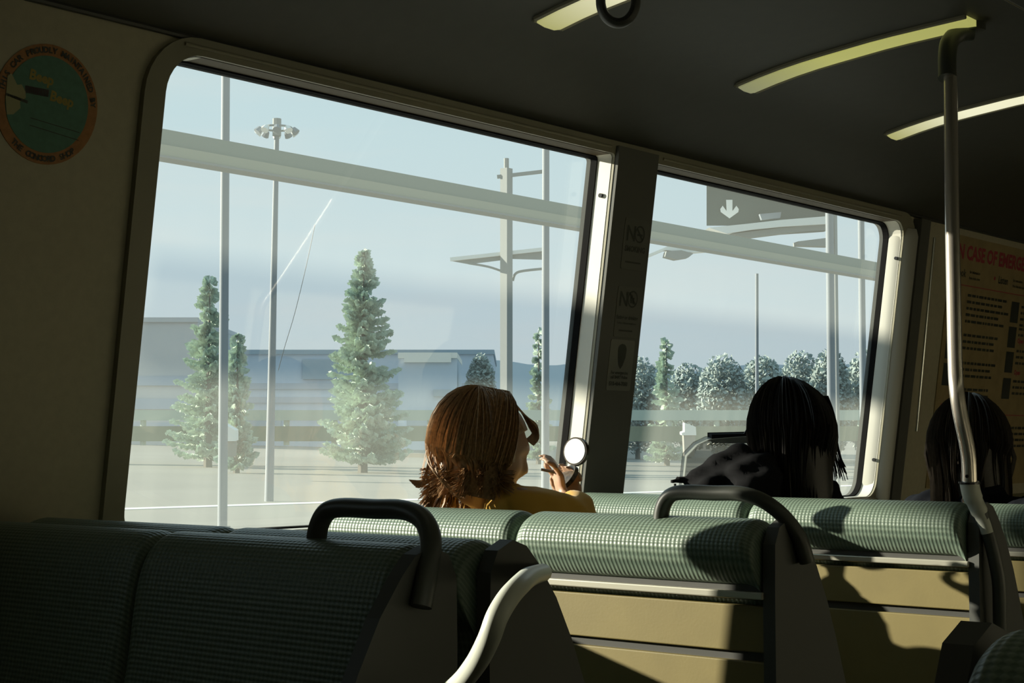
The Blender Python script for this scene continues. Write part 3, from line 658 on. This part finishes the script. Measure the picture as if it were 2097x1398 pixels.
building('warehouse','wide blue grey warehouse with louver bands behind the two conifers',180,470,1010,716,840,30,M_bld,None,((.12,.20),(.30,.37),(.46,.52),(.60,.66)),((.28,.5,.70,.9,M_roof,'upper_window'),(.02,.2,.22,.28,M_roof,'dock_window')))
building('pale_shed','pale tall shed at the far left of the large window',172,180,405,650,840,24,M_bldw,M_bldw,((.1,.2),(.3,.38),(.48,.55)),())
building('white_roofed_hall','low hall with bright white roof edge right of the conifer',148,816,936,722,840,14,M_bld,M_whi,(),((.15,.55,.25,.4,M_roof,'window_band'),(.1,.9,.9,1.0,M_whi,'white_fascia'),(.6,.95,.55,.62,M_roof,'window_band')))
# hills
def ridge(nm,D,pts,m,lab):
    b=MB(); V=[]
    for x,y in pts:
        q=at(x,y,D); V+=[(q.x,q.y,-5),(q.x,q.y,q.z)]
    k=len(pts); dv=R@Vector((0,0,-1)); dv.z=0; dv=dv.normalized()*80
    V2=[(x+dv.x,y+dv.y,z if i%2==0 else -5) for i,(x,y,z) in enumerate(V)]
    b.add(V+V2,[(2*i,2*i+2,2*i+3,2*i+1) for i in range(k-1)]+[(2*i+1,2*i+3,2*k+2*i+3,2*k+2*i+1) for i in range(k-1)])
    o=b.build(nm,m,fix=False,smooth=True); return tag(o,lab,'hills')
rr2=random.Random(11)
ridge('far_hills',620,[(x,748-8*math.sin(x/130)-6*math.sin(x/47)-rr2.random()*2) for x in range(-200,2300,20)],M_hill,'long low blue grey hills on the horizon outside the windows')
# vegetation
def conifer(px,ytop,ybase,D,halfw,lab,seed,m=M_leaf,dens=1.0):
    r_=random.Random(seed); top=at(px,ytop,D); z0=gz(top.y)-.2; base=Vector((top.x,top.y,z0)); H=top.z-z0; Wd=halfw*D/F
    e=empty('conifer',base,lab,'tree','conifers beyond the road')
    b=MB(); b.tube([base,base+Vector((0,0,H*.97))],[.02*H+.04,.015],7); b.build('trunk',M_trunk,e)
    b=MB(); N=int(150*dens)
    for i in range(N):
        f=(i+r_.random())/N; h=H*(.06+.92*f); L=Wd*(1-f)**.80*(.55+.6*r_.random())+.12
        a=r_.random()*2*PI; dv=Vector((math.cos(a),math.sin(a),0)); o=base+Vector((0,0,h)); sd=Vector((-dv.y,dv.x,0))
        K=int(6+20*L/ max(Wd,.1))
        for j in range(K):
            t=(j+.7)/K; c=o+dv*L*t+Vector((0,0,L*(.30*t*t-.16*t)))
            w=.10+.16*(1-t)*L
            for sgn in (-1,1):
                tip=c+sd*sgn*(w*(1+r_.random()*.8))+dv*.22+Vector((0,0,-.08+.24*r_.random()-.1)); hh=.04+.07*r_.random()
                b.add([c,tip+Vector((0,0,-hh)),tip+dv*.1+Vector((0,0,hh)),c+Vector((0,0,hh*2))],[(0,1,2,3)])
    b.build('needles',m,e,fix=False,kind='stuff')
    return e
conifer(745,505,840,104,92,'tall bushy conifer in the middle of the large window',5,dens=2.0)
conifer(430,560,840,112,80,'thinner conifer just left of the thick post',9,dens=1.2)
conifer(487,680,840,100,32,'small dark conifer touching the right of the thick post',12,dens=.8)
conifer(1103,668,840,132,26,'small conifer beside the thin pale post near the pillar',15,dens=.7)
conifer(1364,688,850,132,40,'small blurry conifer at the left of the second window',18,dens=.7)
def bush(px,ytop,D,hw,lab,seed,group):
    r_=random.Random(seed); top=at(px,ytop,D); z0=gz(top.y); H=top.z-z0; Wd=hw*D/F; base=Vector((top.x,top.y,z0))
    e=empty('broadleaf_tree',base,lab,'tree',group)
    b=MB(); b.tube([base,base+Vector((0,0,H*.6))],[.25,.12],6); b.build('trunk',M_trunk,e)
    b=MB()
    for i in range(5200):
        a=r_.random()*2*PI; u=r_.random()*2-1; q=r_.random()**.4
        rr=math.sqrt(1-u*u); c=base+Vector((Wd*q*rr*math.cos(a),Wd*q*rr*math.sin(a),H*.52+H*.48*q*u)); s_=.10+.17*r_.random()
        n1=Vector((r_.gauss(0,1),r_.gauss(0,1),r_.gauss(0,1))).normalized(); n2=n1.orthogonal().normalized()
        b.add([c-n1*s_,c+n2*s_,c+n1*s_,c-n2*s_],[(0,1,2,3)])
    b.build('foliage',M_leaf2,e,fix=False,kind='stuff')
TL_=('behind the mast','just right of the window pillar','left of centre in second window','in the middle of second window','above the dark passenger','right part of second window','beside the dark post','at the far right of second window')
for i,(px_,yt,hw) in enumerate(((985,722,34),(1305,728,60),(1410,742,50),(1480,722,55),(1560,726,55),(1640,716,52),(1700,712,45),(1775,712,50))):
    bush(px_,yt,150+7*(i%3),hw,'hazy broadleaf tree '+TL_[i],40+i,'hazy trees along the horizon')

# ================================================================== people
M_hair1=mat('brown_hair',(.34,.19,.085),.42,spec=.5,noise=.35,scale=160)
M_hair2=mat('black_hair',(.016,.013,.011),.4,spec=.5,noise=.2,scale=120); M_hair3=mat('dark_brown_hair',(.03,.022,.014),.45,spec=.4,noise=.3,scale=120)
M_skin=mat('skin',(.42,.25,.16),.5,noise=.05); M_shirt=mat('mustard_shirt',(.62,.36,.06),.85,spec=.2,noise=.06,scale=8,sheen=.2)
M_coat=mat('black_coat',(.009,.009,.010),.9,spec=.08); M_coat2=mat('navy_coat',(.008,.009,.012),.9,spec=.06); M_trou=mat('dark_trousers',(.02,.022,.03),.8)
M_eye=mat('eye_white',(.7,.7,.68),.3)
def ev_mesh(o):
    dg=bpy.context.evaluated_depsgraph_get(); me=bpy.data.meshes.new_from_object(o.evaluated_get(dg),depsgraph=dg); return me
def skin_chain(V,Ed,Rd,sub=1):
    me=bpy.data.meshes.new('sk'); me.from_pydata([tuple(v) for v in V],Ed,[]); o=bpy.data.objects.new('sk',me); S.collection.objects.link(o)
    m=o.modifiers.new('Skin','SKIN'); m.use_smooth_shade=True
    if not me.skin_vertices: me.attributes.new('x','FLOAT','POINT')
    sv=me.skin_vertices[0].data
    for i,r in enumerate(Rd):
        r=r if isinstance(r,tuple) else (r,r); sv[i].radius=r; sv[i].use_root=(i==0)
    if sub: o.modifiers.new('Sub','SUBSURF').levels=sub
    bpy.context.view_layer.update()
    q=ev_mesh(o); bpy.data.objects.remove(o); return q
def union(meshes,vox,name,smooth_it=4):
    bm=bmesh.new()
    for q in meshes: bm.from_mesh(q)
    me=bpy.data.meshes.new('u'); bm.to_mesh(me); bm.free()
    o=bpy.data.objects.new('u',me); S.collection.objects.link(o)
    r=o.modifiers.new('R','REMESH'); r.mode='VOXEL'; r.voxel_size=vox
    if smooth_it: k=o.modifiers.new('S','SMOOTH'); k.iterations=smooth_it; k.factor=.5
    bpy.context.view_layer.update(); q=ev_mesh(o); bpy.data.objects.remove(o); q.name=name; q.materials.clear(); return q
def head_mesh():
    """faces +x, crown up, centre at origin, about 0.225 tall"""
    b=MB(); NU,NV=56,40; V=[]
    for j in range(NV+1):
        ph=-PI/2+PI*j/NV
        for i in range(NU):
            th=2*PI*i/NU; x=math.cos(ph)*math.cos(th); y=math.cos(ph)*math.sin(th); z=math.sin(ph)
            p=Vector((x*.094,y*.076,z*.112))
            if z<0: p.x*=1+.04*z; p.y*=1+.22*z                      # narrower jaw
            if x>0 and z<.1: p.x*=1-.05*x
            if x<0 and z<-.2: p.x*=1+.45*(z+.2)                     # nape
            def g(cy,cz,sy,sz): return math.exp(-((p.y-cy)/sy)**2-((p.z-cz)/sz)**2) if x>0 else 0
            p.x+=.021*g(0,-.022,.011,.015)+.010*g(0,.004,.008,.022)     # nose
            p.x+=.007*g(0,.03,.04,.010)                                  # brow
            p.x-=.010*(g(.031,.010,.015,.010)+g(-.031,.010,.015,.010))   # eye sockets
            p.x+=.004*(g(.031,.008,.010,.006)+g(-.031,.008,.010,.006))   # lids
            p.x+=.006*g(0,-.052,.020,.005)+.006*g(0,-.062,.018,.005)-.004*g(0,-.057,.018,.002)
            p.x+=.010*g(0,-.088,.022,.014)                               # chin
            p.x+=.004*(g(.045,-.02,.02,.02)+g(-.045,-.02,.02,.02))       # cheeks
            V.append(p)
    F_=[(j*NU+i,j*NU+(i+1)%NU,(j+1)*NU+(i+1)%NU,(j+1)*NU+i) for j in range(NV) for i in range(NU)]
    b.add(V,F_)
    for sy in (-1,1):                                               # ears
        pts=[Vector((-.004+.014*math.cos(t),sy*(.073+.006*(1+math.cos(t))*.5),-.008+.028*math.sin(t))) for t in [2*PI*k/16 for k in range(17)]]
        b.tube(pts,.0055,6); b.tube([Vector((-.004,sy*.070,.012)),Vector((-.004,sy*.074,-.028))],.009,6)
    me=b.mesh('h'); bm=bmesh.new(); bm.from_mesh(me); bmesh.ops.remove_doubles(bm,verts=bm.verts,dist=1e-5); bm.to_mesh(me); bm.free(); return me
HEAD=head_mesh()
def hand_meshes(w,dirv,palmn,curl=.6,scale=1.0,spread=.16):
    """w wrist, dirv along the fingers, palmn palm normal; five separate fingers"""
    d=dirv.normalized(); n=(palmn-d*palmn.dot(d)).normalized(); s=d.cross(n); out=[]
    k=scale
    V=[w-d*.01*k,w+d*.03*k,w+d*.07*k]; out.append(skin_chain(V,[(0,1),(1,2)],[(.022*k,.016*k),(.034*k,.013*k),(.038*k,.012*k)],1))
    for i,(off,L) in enumerate(((-.030,.060),(-.010,.074),(.011,.070),(.031,.056))):
        p=w+d*.062*k+s*off*k; V=[p]; dd=(d+s*off*spread*10).normalized(); c=curl*(.8+.12*i)
        ax=dd.cross(n)
        for j in range(3):
            ang=c*(j+.5)*.75; v=dd*math.cos(ang)+n*math.sin(ang); p=p+v*(L*k*(.45,.32,.26)[j]); V.append(p)
        out.append(skin_chain(V,[(0,1),(1,2),(2,3)],[.0095*k,.0088*k,.008*k,.0068*k],1))
    p=w+d*.022*k-s*.026*k; V=[p,p-s*.026*k+d*.018*k+n*.008*k,p-s*.030*k+d*.045*k+n*.022*k,p-s*.018*k+d*.066*k+n*.034*k]
    out.append(skin_chain(V,[(0,1),(1,2),(2,3)],[.013*k,.0115*k,.0095*k,.0078*k],1))
    return out
def hair_mesh(C,Rm,n,zend,wave,seed,part=0.0,flick=.0,rad=.0016,cap=.012,gap=.010,flat=1.0,face=.9,longer=None,clump=.35):
    """strands fall from the parting over the head ellipsoid and then straight down"""
    r_=random.Random(seed); b=MB(); A=(.094+gap,.080+gap,.112+gap)
    # solid under-cap so no scalp shows
    NU,NV=40,22; V=[]
    for j in range(NV+1):
        for i in range(NU):
            th=2*PI*i/NU; fr=j/NV; ph=PI*.5*min(1,fr/.5)
            x=math.cos(th); y=math.sin(th)
            front=max(0,x-.25)/.75
            if fr<=.5: p=Vector((A[0]*.97*math.sin(ph)*x,A[1]*.97*math.sin(ph)*y,A[2]*.97*math.cos(ph)))
            else:
                dz=(fr-.5)*2; low=(zend-C.z)*.93
                lim=low*(1-front)+.04*front
                if front>0: lim=max(lim,low*(1-front*1.6))
                p=Vector((A[0]*.97*x*(1-.18*dz),A[1]*.97*y*(1+.06*dz),lim*dz))
            if front>.02 and p.z<.055: p=Vector((p.x*(1-.30*front),p.y,max(p.z,.0)))
            V.append(C+Rm@Vector(p) if fr<=.5 else C+Rm@Vector((p.x,p.y,0))+Vector((0,0,p.z)))
    b.add(V,[(j*NU+i,(j+1)*NU+i,(j+1)*NU+(i+1)%NU,j*NU+(i+1)%NU) for j in range(NV) for i in range(NU)])
    cl=[(r_.uniform(-1,1),r_.uniform(0,2*PI),r_.uniform(.6,1.4)) for _ in range(60)]
    for k in range(n):
        th=r_.uniform(face,2*PI-face)            # leave the face open (th=0 is +x)
        ci=int(th*9)%60; s_=r_.uniform(.0,1)
        x,y=math.cos(th),math.sin(th); side=1 if y>part else -1
        pts=[]; g=r_.uniform(.0,.010)
        x0=.035*r_.uniform(-.9,1.0); y0=part*.05
        ze=zend+r_.uniform(-.025,.03)+(longer(th) if longer else 0)
        K1=7; K2=9
        for j in range(K1+1):
            f=j/K1; ph=PI*.5*f; xx=x0*(1-f)+x*math.sin(ph)*(A[0]+g); yy=y0*(1-f)+y*math.sin(ph)*(A[1]+g); zz=(A[2]+g)*math.cos(ph)
            pts.append(C+Rm@Vector((xx,yy,zz)))
        p=pts[-1]; od=(Rm@Vector((x,y,0))); od.z=0; od.normalize()
        tz=p.z
        for j in range(1,K2+1):
            f=j/K2; w_=wave*math.sin(f*4.2+cl[ci][1])*cl[ci][2]
            fl=flick*max(0,f-.72)**1.5*cl[ci][2]*6
            pull=-.018*math.sin(f*PI*.9)
            pts.append(Vector((p.x,p.y,0))+od*(pull+w_+fl)+Vector((-od.y,od.x,0))*(wave*.8*math.sin(f*5+cl[ci][1]*2))+Vector((0,0,tz+(ze-tz)*f+fl*.35)))
        N_=len(pts); b.tube(pts,[rad*(.8+.6*min(1,j/4))*(1 if j<N_-4 else (N_-j)/4.5+.1) for j in range(N_)],3,caps=False)
    return b
def euler(rx,ry,rz): return (Matrix.Rotation(rz,3,'Z')@Matrix.Rotation(ry,3,'Y')@Matrix.Rotation(rx,3,'X'))
def person(lab,J,headC,headR,coat,hs=1.0,seed=1,vox=.0065):
    """J: joints dict in world metres"""
    e=empty('person',(J['pelvis'].x,J['pelvis'].y,.47),lab,'person')
    P=J; ms=[]
    h=HEAD.copy(); h.transform(Matrix.Translation(headC)@headR.to_4x4()@Matrix.Scale(hs,4)); ms.append(h)
    nb=P['neck']; up=headC+headR@Vector((-.012,0,-.06))*hs
    V=[P['pelvis'],P['waist'],P['chest'],nb,up]; Ed=[(0,1),(1,2),(2,3),(3,4)]; Rr=[(.13,.16),(.10,.14),(.10,.15),(.055,.055),(.050,.050)]
    ms.append(skin_chain(V,Ed,Rr,1))
    for sd in ('r','l'):
        V=[P['chest']+Vector((0,0,.02)),P['sh_'+sd],P['el_'+sd],(P['el_'+sd]+P['wr_'+sd])/2,P['wr_'+sd]]
        ms.append(skin_chain(V,[(0,1),(1,2),(2,3),(3,4)],[.05,.048,.038,.033,.023],1))
        V=[P['pelvis'],P['hip_'+sd],P['kn_'+sd],(P['kn_'+sd]*.6+P['an_'+sd]*.4),P['an_'+sd],P['an_'+sd]+Vector((.14,0,-.04))]
        ms.append(skin_chain(V,[(0,1),(1,2),(2,3),(3,4),(4,5)],[.09,.08,.058,.052,.036,.03],1))
        ms+=hand_meshes(*P['hand_'+sd])
    body=union(ms,vox,'body',2); o=new_obj('body',body,M_skin,e,smooth=True); o.matrix_parent_inverse=Matrix.Translation(-e.location)
    ms=[skin_chain([P['pelvis']-Vector((0,0,.03)),P['waist'],P['chest'],nb-Vector((0,0,.015))],[(0,1),(1,2),(2,3)],[(.145,.19),(.130,.172),(.122,.172),(.072,.076)],1)]
    for sd in ('r','l'):
        m1=(P['sh_'+sd]+P['el_'+sd])/2+Vector((0,0,-.012))
        V=[P['chest']+Vector((0,0,.05)),P['sh_'+sd],m1,P['el_'+sd],(P['el_'+sd]+P['wr_'+sd])/2,P['el_'+sd]*.12+P['wr_'+sd]*.88]
        ms.append(skin_chain(V,[(0,1),(1,2),(2,3),(3,4),(4,5)],[.078,.070,.062,.055,.048,.036],1))
    if coat is not M_shirt: ms.append(skin_chain([P['chest'],nb,(nb+up)/2],[(0,1),(1,2)],[(.10,.12),(.085,.085),(.072,.072)],1))
    g=union(ms,.010,'shirt',5)
    r_=random.Random(seed)
    for v in g.vertices:                                             # folds
        c=v.co; v.co=c+v.normal*(.0055*math.sin(c.x*61+c.z*37+3*math.sin(c.y*23))*math.sin(c.y*41-c.z*29)+.004*math.sin(c.z*95+c.y*40))
    o=new_obj('shirt' if coat is M_shirt else 'coat',g,coat,e,smooth=True); o.matrix_parent_inverse=Matrix.Translation(-e.location)
    ms=[]
    for sd in ('r','l'):
        V=[P['pelvis'],P['hip_'+sd],P['kn_'+sd],P['kn_'+sd]*.1+P['an_'+sd]*.9]
        ms.append(skin_chain(V,[(0,1),(1,2),(2,3)],[.125,.095,.074,.058],1))
    g=union(ms,.014,'trousers',3); o=new_obj('trousers',g,M_trou,e,smooth=True); o.matrix_parent_inverse=Matrix.Translation(-e.location)
    for sd in ('r','l'):
        g=skin_chain([P['an_'+sd]+Vector((-.02,0,-.01)),P['an_'+sd]+Vector((.05,0,-.035)),P['an_'+sd]+Vector((.15,0,-.045))],[(0,1),(1,2)],[(.045,.045),(.045,.04),(.035,.028)],1)
        o=new_obj('shoe',g,M_blk,e,smooth=True); o.matrix_parent_inverse=Matrix.Translation(-e.location)
    return e
def legs(J,px,y,dy=.09,knx=.42):
    J['pelvis']=Vector((px,y,.63)); J['waist']=Vector((px+.005,y,.74))
    for sd,s_ in (('r',-1),('l',1)):
        J['hip_'+sd]=Vector((px+.04,y+s_*.085,.60)); J['kn_'+sd]=Vector((px+knx,y+s_*dy,.575)); J['an_'+sd]=Vector((px+knx-.03,y+s_*dy,.09))
    return J
V3=Vector
# ---- woman in the mustard shirt
D1=3.20
hc=at(984,926,D1)
J=legs({},2.56,2.02,.08,.30)
J['neck']=V3((2.535,2.06,1.01)); J['chest']=V3((2.53,2.045,.89))
J['sh_r']=at(1034,1016,3.13); J['sh_l']=V3((2.53,2.19,.985))
J['el_r']=at(1192,1072,3.28); J['wr_r']=at(1150,1012,3.36)
J['el_l']=V3((2.74,2.19,.86)); J['wr_l']=at(1172,1035,3.50)
toface=(at(1118,962,3.36)-J['wr_r'])
J['hand_r']=(J['wr_r'],at(1140,950,3.36)-J['wr_r'],at(1090,985,3.36)-J['wr_r'],.9,.80)
J['hand_l']=(J['wr_l'],at(1172,960,3.50)-J['wr_l'],at(1120,985,3.44)-J['wr_l'],.75,.80)
HR=euler(math.radians(9),math.radians(10),math.radians(-38))
p1=person('woman in mustard yellow shirt with brown shoulder length hair, holding up a compact mirror',J,hc,HR,M_shirt,.98,3)
hm=hair_mesh(hc,HR,1500,1.045,.008,21,part=.1,flick=.013,rad=.0012,face=1.1,gap=.008,longer=lambda t:-.04 if t>1.7 and t<3.2 else 0.015)
o=hm.build('hair',M_hair1,p1,smooth=True,fix=False)
# swept front locks
b=MB(); r_=random.Random(5)
for k in range(90):
    g=r_.uniform(-1,1)
    P=[at(1008+12*g,806+5*abs(g),D1),at(1048+9*g,824+12*g,D1),at(1072+9*g,846+9*g,D1+.01),at(1092+8*g,870+8*r_.random(),D1+.03),at(1096+7*g,893+5*g,D1+.03),at(1084+8*g,906+6*g,D1+.02)]
    b.tube(spline(P,3),.0012,3,caps=False)
for k in range(60):                                                   # flicked ends at the left shoulder
    g=r_.uniform(-1,1); q=r_.random()
    g*=2.2; P=[at(890+8*g,915+40*q,D1-.04),at(874+5*g,965+20*q,D1-.05),at(866-8*q,990+3*g,D1-.05),at(846-4*q+3*g,992+3*g-6*q,D1-.05)]
    if k%2: P=[at(905+14*g,930+30*q,D1-.06),at(915+12*g,985+8*g,D1-.08),at(930+18*q,1002-8*g,D1-.09),at(944+16*q,985-10*g,D1-.09)]
    b.tube(spline(P,3),[.0013]*8+[.0006]*2,3,caps=False) if k%2==9 else b.tube(spline(P,3),.0011,3,caps=False)
b.build('loose_locks',M_hair1,p1,smooth=True,fix=False,kind='stuff')
# compact mirror and pencil
cm=empty('compact_mirror',at(1172,990,3.50),'small round compact mirror held open in front of the bright window jamb','mirror')
M_mir=mat('mirror_glass',(.95,.95,.95),.02,metal=1.0); M_tort=mat('tortoise_rim',(.05,.035,.02),.3,noise=.8,scale=90)
c=at(1180,924,3.47); nrm=(EYE-c).normalized(); rt=R@V3((1,0,0)); upv=R@V3((0,1,0)); nn=(nrm*.80-rt*.58+upv*.10).normalized()
u_=nn.orthogonal().normalized(); v_=nn.cross(u_)
b=MB(); b.tube([c-nn*.0055,c+nn*.0055],.0305,36); b.build('lid_rim',M_tort,cm,smooth=True)
b=MB(); b.tube([c+nn*.0056,c+nn*.0066],.0268,36); b.build('mirror_disc',mat('mirror_face',(.92,.92,.88),.35,metal=.3),cm)
c2=at(1163,976,3.48); n2=(upv*.55-rt*.72+nrm*.3).normalized(); b=MB(); b.tube([c2-n2*.005,c2+n2*.005],.029,30); b.build('base_rim',M_tort,cm,smooth=True)
b=MB(); b.tube([at(1176,951,3.472),at(1186,952,3.472)],.003,8); b.build('hinge',M_bolt,cm)
b=MB(); b.tube([at(1108,961,3.36),at(1142,967,3.36)],[.0028,.0042],8); tag(b.build('makeup_pencil',M_blk),'short dark makeup pencil held between fingers at the woman\'s mouth','pencil')
# ---- dark haired passenger
D2=3.72; hc2=at(1622,892,D2)
J=legs({},3.36,1.80,.09,.32)
J['neck']=V3((3.33,1.82,1.00)); J['chest']=V3((3.33,1.815,.87))
J['sh_r']=V3((3.33,1.63,.955)); J['sh_l']=V3((3.33,2.00,.965))
J['el_r']=V3((3.42,1.60,.72)); J['wr_r']=V3((3.66,1.70,.70)); J['el_l']=V3((3.45,2.06,.76)); J['wr_l']=V3((3.66,1.95,.72))
J['hand_r']=(J['wr_r'],V3((.8,.5,-.1)),V3((0,.2,-1)),.6,.9); J['hand_l']=(J['wr_l'],V3((.8,-.5,-.1)),V3((0,-.2,-1)),.6,.9)
HR2=euler(math.radians(-3),math.radians(14),math.radians(6))
p2=person('dark haired passenger in black coat seated facing away under the second window',J,hc2,HR2,M_coat,.96,8)
hm=hair_mesh(hc2,HR2,1100,.985,.003,31,part=.25,flick=.0,rad=.0014,face=.55,gap=.012,longer=lambda t:-.03)
hm.build('hair',M_hair2,p2,smooth=True,fix=False)
b=MB(); r_=random.Random(6)
for k in range(70):
    g=r_.uniform(-1,1); q=r_.random()
    P=[at(1690+6*g,810,D2),at(1703+7*g,850,D2),at(1706+9*g,900,D2),at(1714+12*g,935+12*q,D2),at(1722+15*g,955+30*q,D2)] if k%2 else [at(1570+5*g,810,D2+.02),at(1550+4*g,850,D2+.04),at(1540+6*g,870,D2+.05),at(1528+6*g,888+4*q,D2+.06)]
    b.tube(spline(P,3),.0012,3,caps=False)
b.build('loose_locks',M_hair2,p2,smooth=True,fix=False,kind='stuff')
# rumpled jacket and bag heaped on the window seat beside them
def blobs(L,vox,name,it=3):
    ms=[]
    for A_,B_,r0,r1 in L: ms.append(skin_chain([A_,(A_+B_)/2,B_],[(0,1),(1,2)],[r0,((r0[0]+r1[0])/2,(r0[1]+r1[1])/2) if isinstance(r0,tuple) else (r0+r1)/2,r1],1))
    return union(ms,vox,name,it)
D=3.62
jk=blobs([(at(1610,985,D),at(1480,985,D+.03),.075,.070),(at(1560,930,D+.03),at(1440,985,D+.05),.05,.045),(at(1480,960,D+.05),at(1395,995,D+.05),.045,.012),(at(1400,985,D+.05),at(1370,982,D+.05),.016,.006),(at(1480,1060,D+.05),at(1440,1120,D+.08),.10,.12),(at(1450,1120,D+.08),V3((3.36,2.05,.60)),.12,.13),(at(1480,1000,D),at(1405,1020,D),.04,.025)],.011,'jacket')
for v in jk.vertices:
    c=v.co; v.co=c+v.normal*(.005*math.sin(c.x*70+c.z*45)*math.sin(c.y*50-c.z*33)+.005*math.sin(c.z*110+c.y*60))
e=empty('bundled_jacket',(3.36,2.05,.475),'rumpled black jacket heaped beside the dark haired passenger, pointed tip at left','jacket')
o=new_obj('jacket_cloth',jk,M_coat,e,smooth=True); o.matrix_parent_inverse=Matrix.Translation(-e.location)
b=MB(); b.tube([at(1382,990,D+.03),at(1384,1030,D+.03)],.003,6); b.build('cord',M_blk,e)
e=empty('shopping_bag',at(1470,960,D+.2),'grey translucent shopping bag with a dark box edge behind the jacket','bag')
M_bag=bpy.data.materials.new('grey_film'); M_bag.use_nodes=True; _n=M_bag.node_tree; _b=_n.nodes['Principled BSDF']; _b.inputs['Base Color'].default_value=(.30,.33,.30,1); _b.inputs['Roughness'].default_value=.5
_t=_n.nodes.new('ShaderNodeBsdfTransparent'); _m=_n.nodes.new('ShaderNodeMixShader'); _m.inputs[0].default_value=.45; _n.links.new(_t.outputs[0],_m.inputs[1]); _n.links.new(_b.outputs[0],_m.inputs[2]); _n.links.new(_m.outputs[0],_n.nodes['Material Output'].inputs[0])
dv=(at(1048,699,1)-EYE)
def poly3(L,D0,th,nm,m,par):
    n_=len(L); b=MB(); b.add([at(x,y,D0) for x,y in L]+[at(x,y,D0)+dv*th for x,y in L],[tuple(range(n_)),tuple(range(2*n_-1,n_-1,-1))]+[(i,(i+1)%n_,(i+1)%n_+n_,i+n_) for i in range(n_)]); return b.build(nm,m,par,bevel=.002)
poly3([(1408,935),(1430,912),(1455,900),(1500,896),(1560,892),(1570,1010),(1400,1010)],D+.12,.10,'bag_film',M_bag,e)
poly3([(1459,891),(1545,889),(1548,905),(1459,906)],D+.14,.08,'box_edge',M_coat,e)
b=MB(); 
for k in range(1): b.tube(spline([at(1449+q*4.6,911-(q%2)*3,D+.115) for q in range(10)],3),.0018,4)
for k in range(0): b.tube([at(1449+k*4.6,911-(k%2)*2,D+.115),at(1452+k*4.6,907-((k+1)%2)*2,D+.115)],.0016,4)
b.build('pale_print',M_white,e)
# ---- long haired passenger at the far right
D3=4.15; hc3=at(1985,915,D3)
J=legs({},4.15,1.74,.09,.40)
J['neck']=V3((4.10,1.76,1.00)); J['chest']=V3((4.12,1.74,.87))
J['sh_r']=V3((4.10,1.55,.97)); J['sh_l']=V3((4.12,1.94,.97))
J['el_r']=V3((4.18,1.50,.73)); J['wr_r']=V3((4.42,1.60,.70)); J['el_l']=V3((4.22,1.98,.74)); J['wr_l']=V3((4.44,1.88,.70))
J['hand_r']=(J['wr_r'],V3((.8,.5,-.1)),V3((0,.2,-1)),.6,.9); J['hand_l']=(J['wr_l'],V3((.8,-.5,-.1)),V3((0,-.2,-1)),.6,.9)
HR3=euler(0,math.radians(12),math.radians(10)); hc3=V3((4.13,hc3.y,hc3.z))
hc3=ray_axis(1985,915,0,4.13)
p3=person('shadowed passenger in navy coat with long dark hair behind the grab pole',J,hc3,HR3,M_coat2,1.08,12)
hm=hair_mesh(hc3,HR3,900,.90,.010,41,part=0,flick=.008,rad=.0016,face=.6,gap=.022)
hm.build('hair',M_hair3,p3,smooth=True,fix=False)
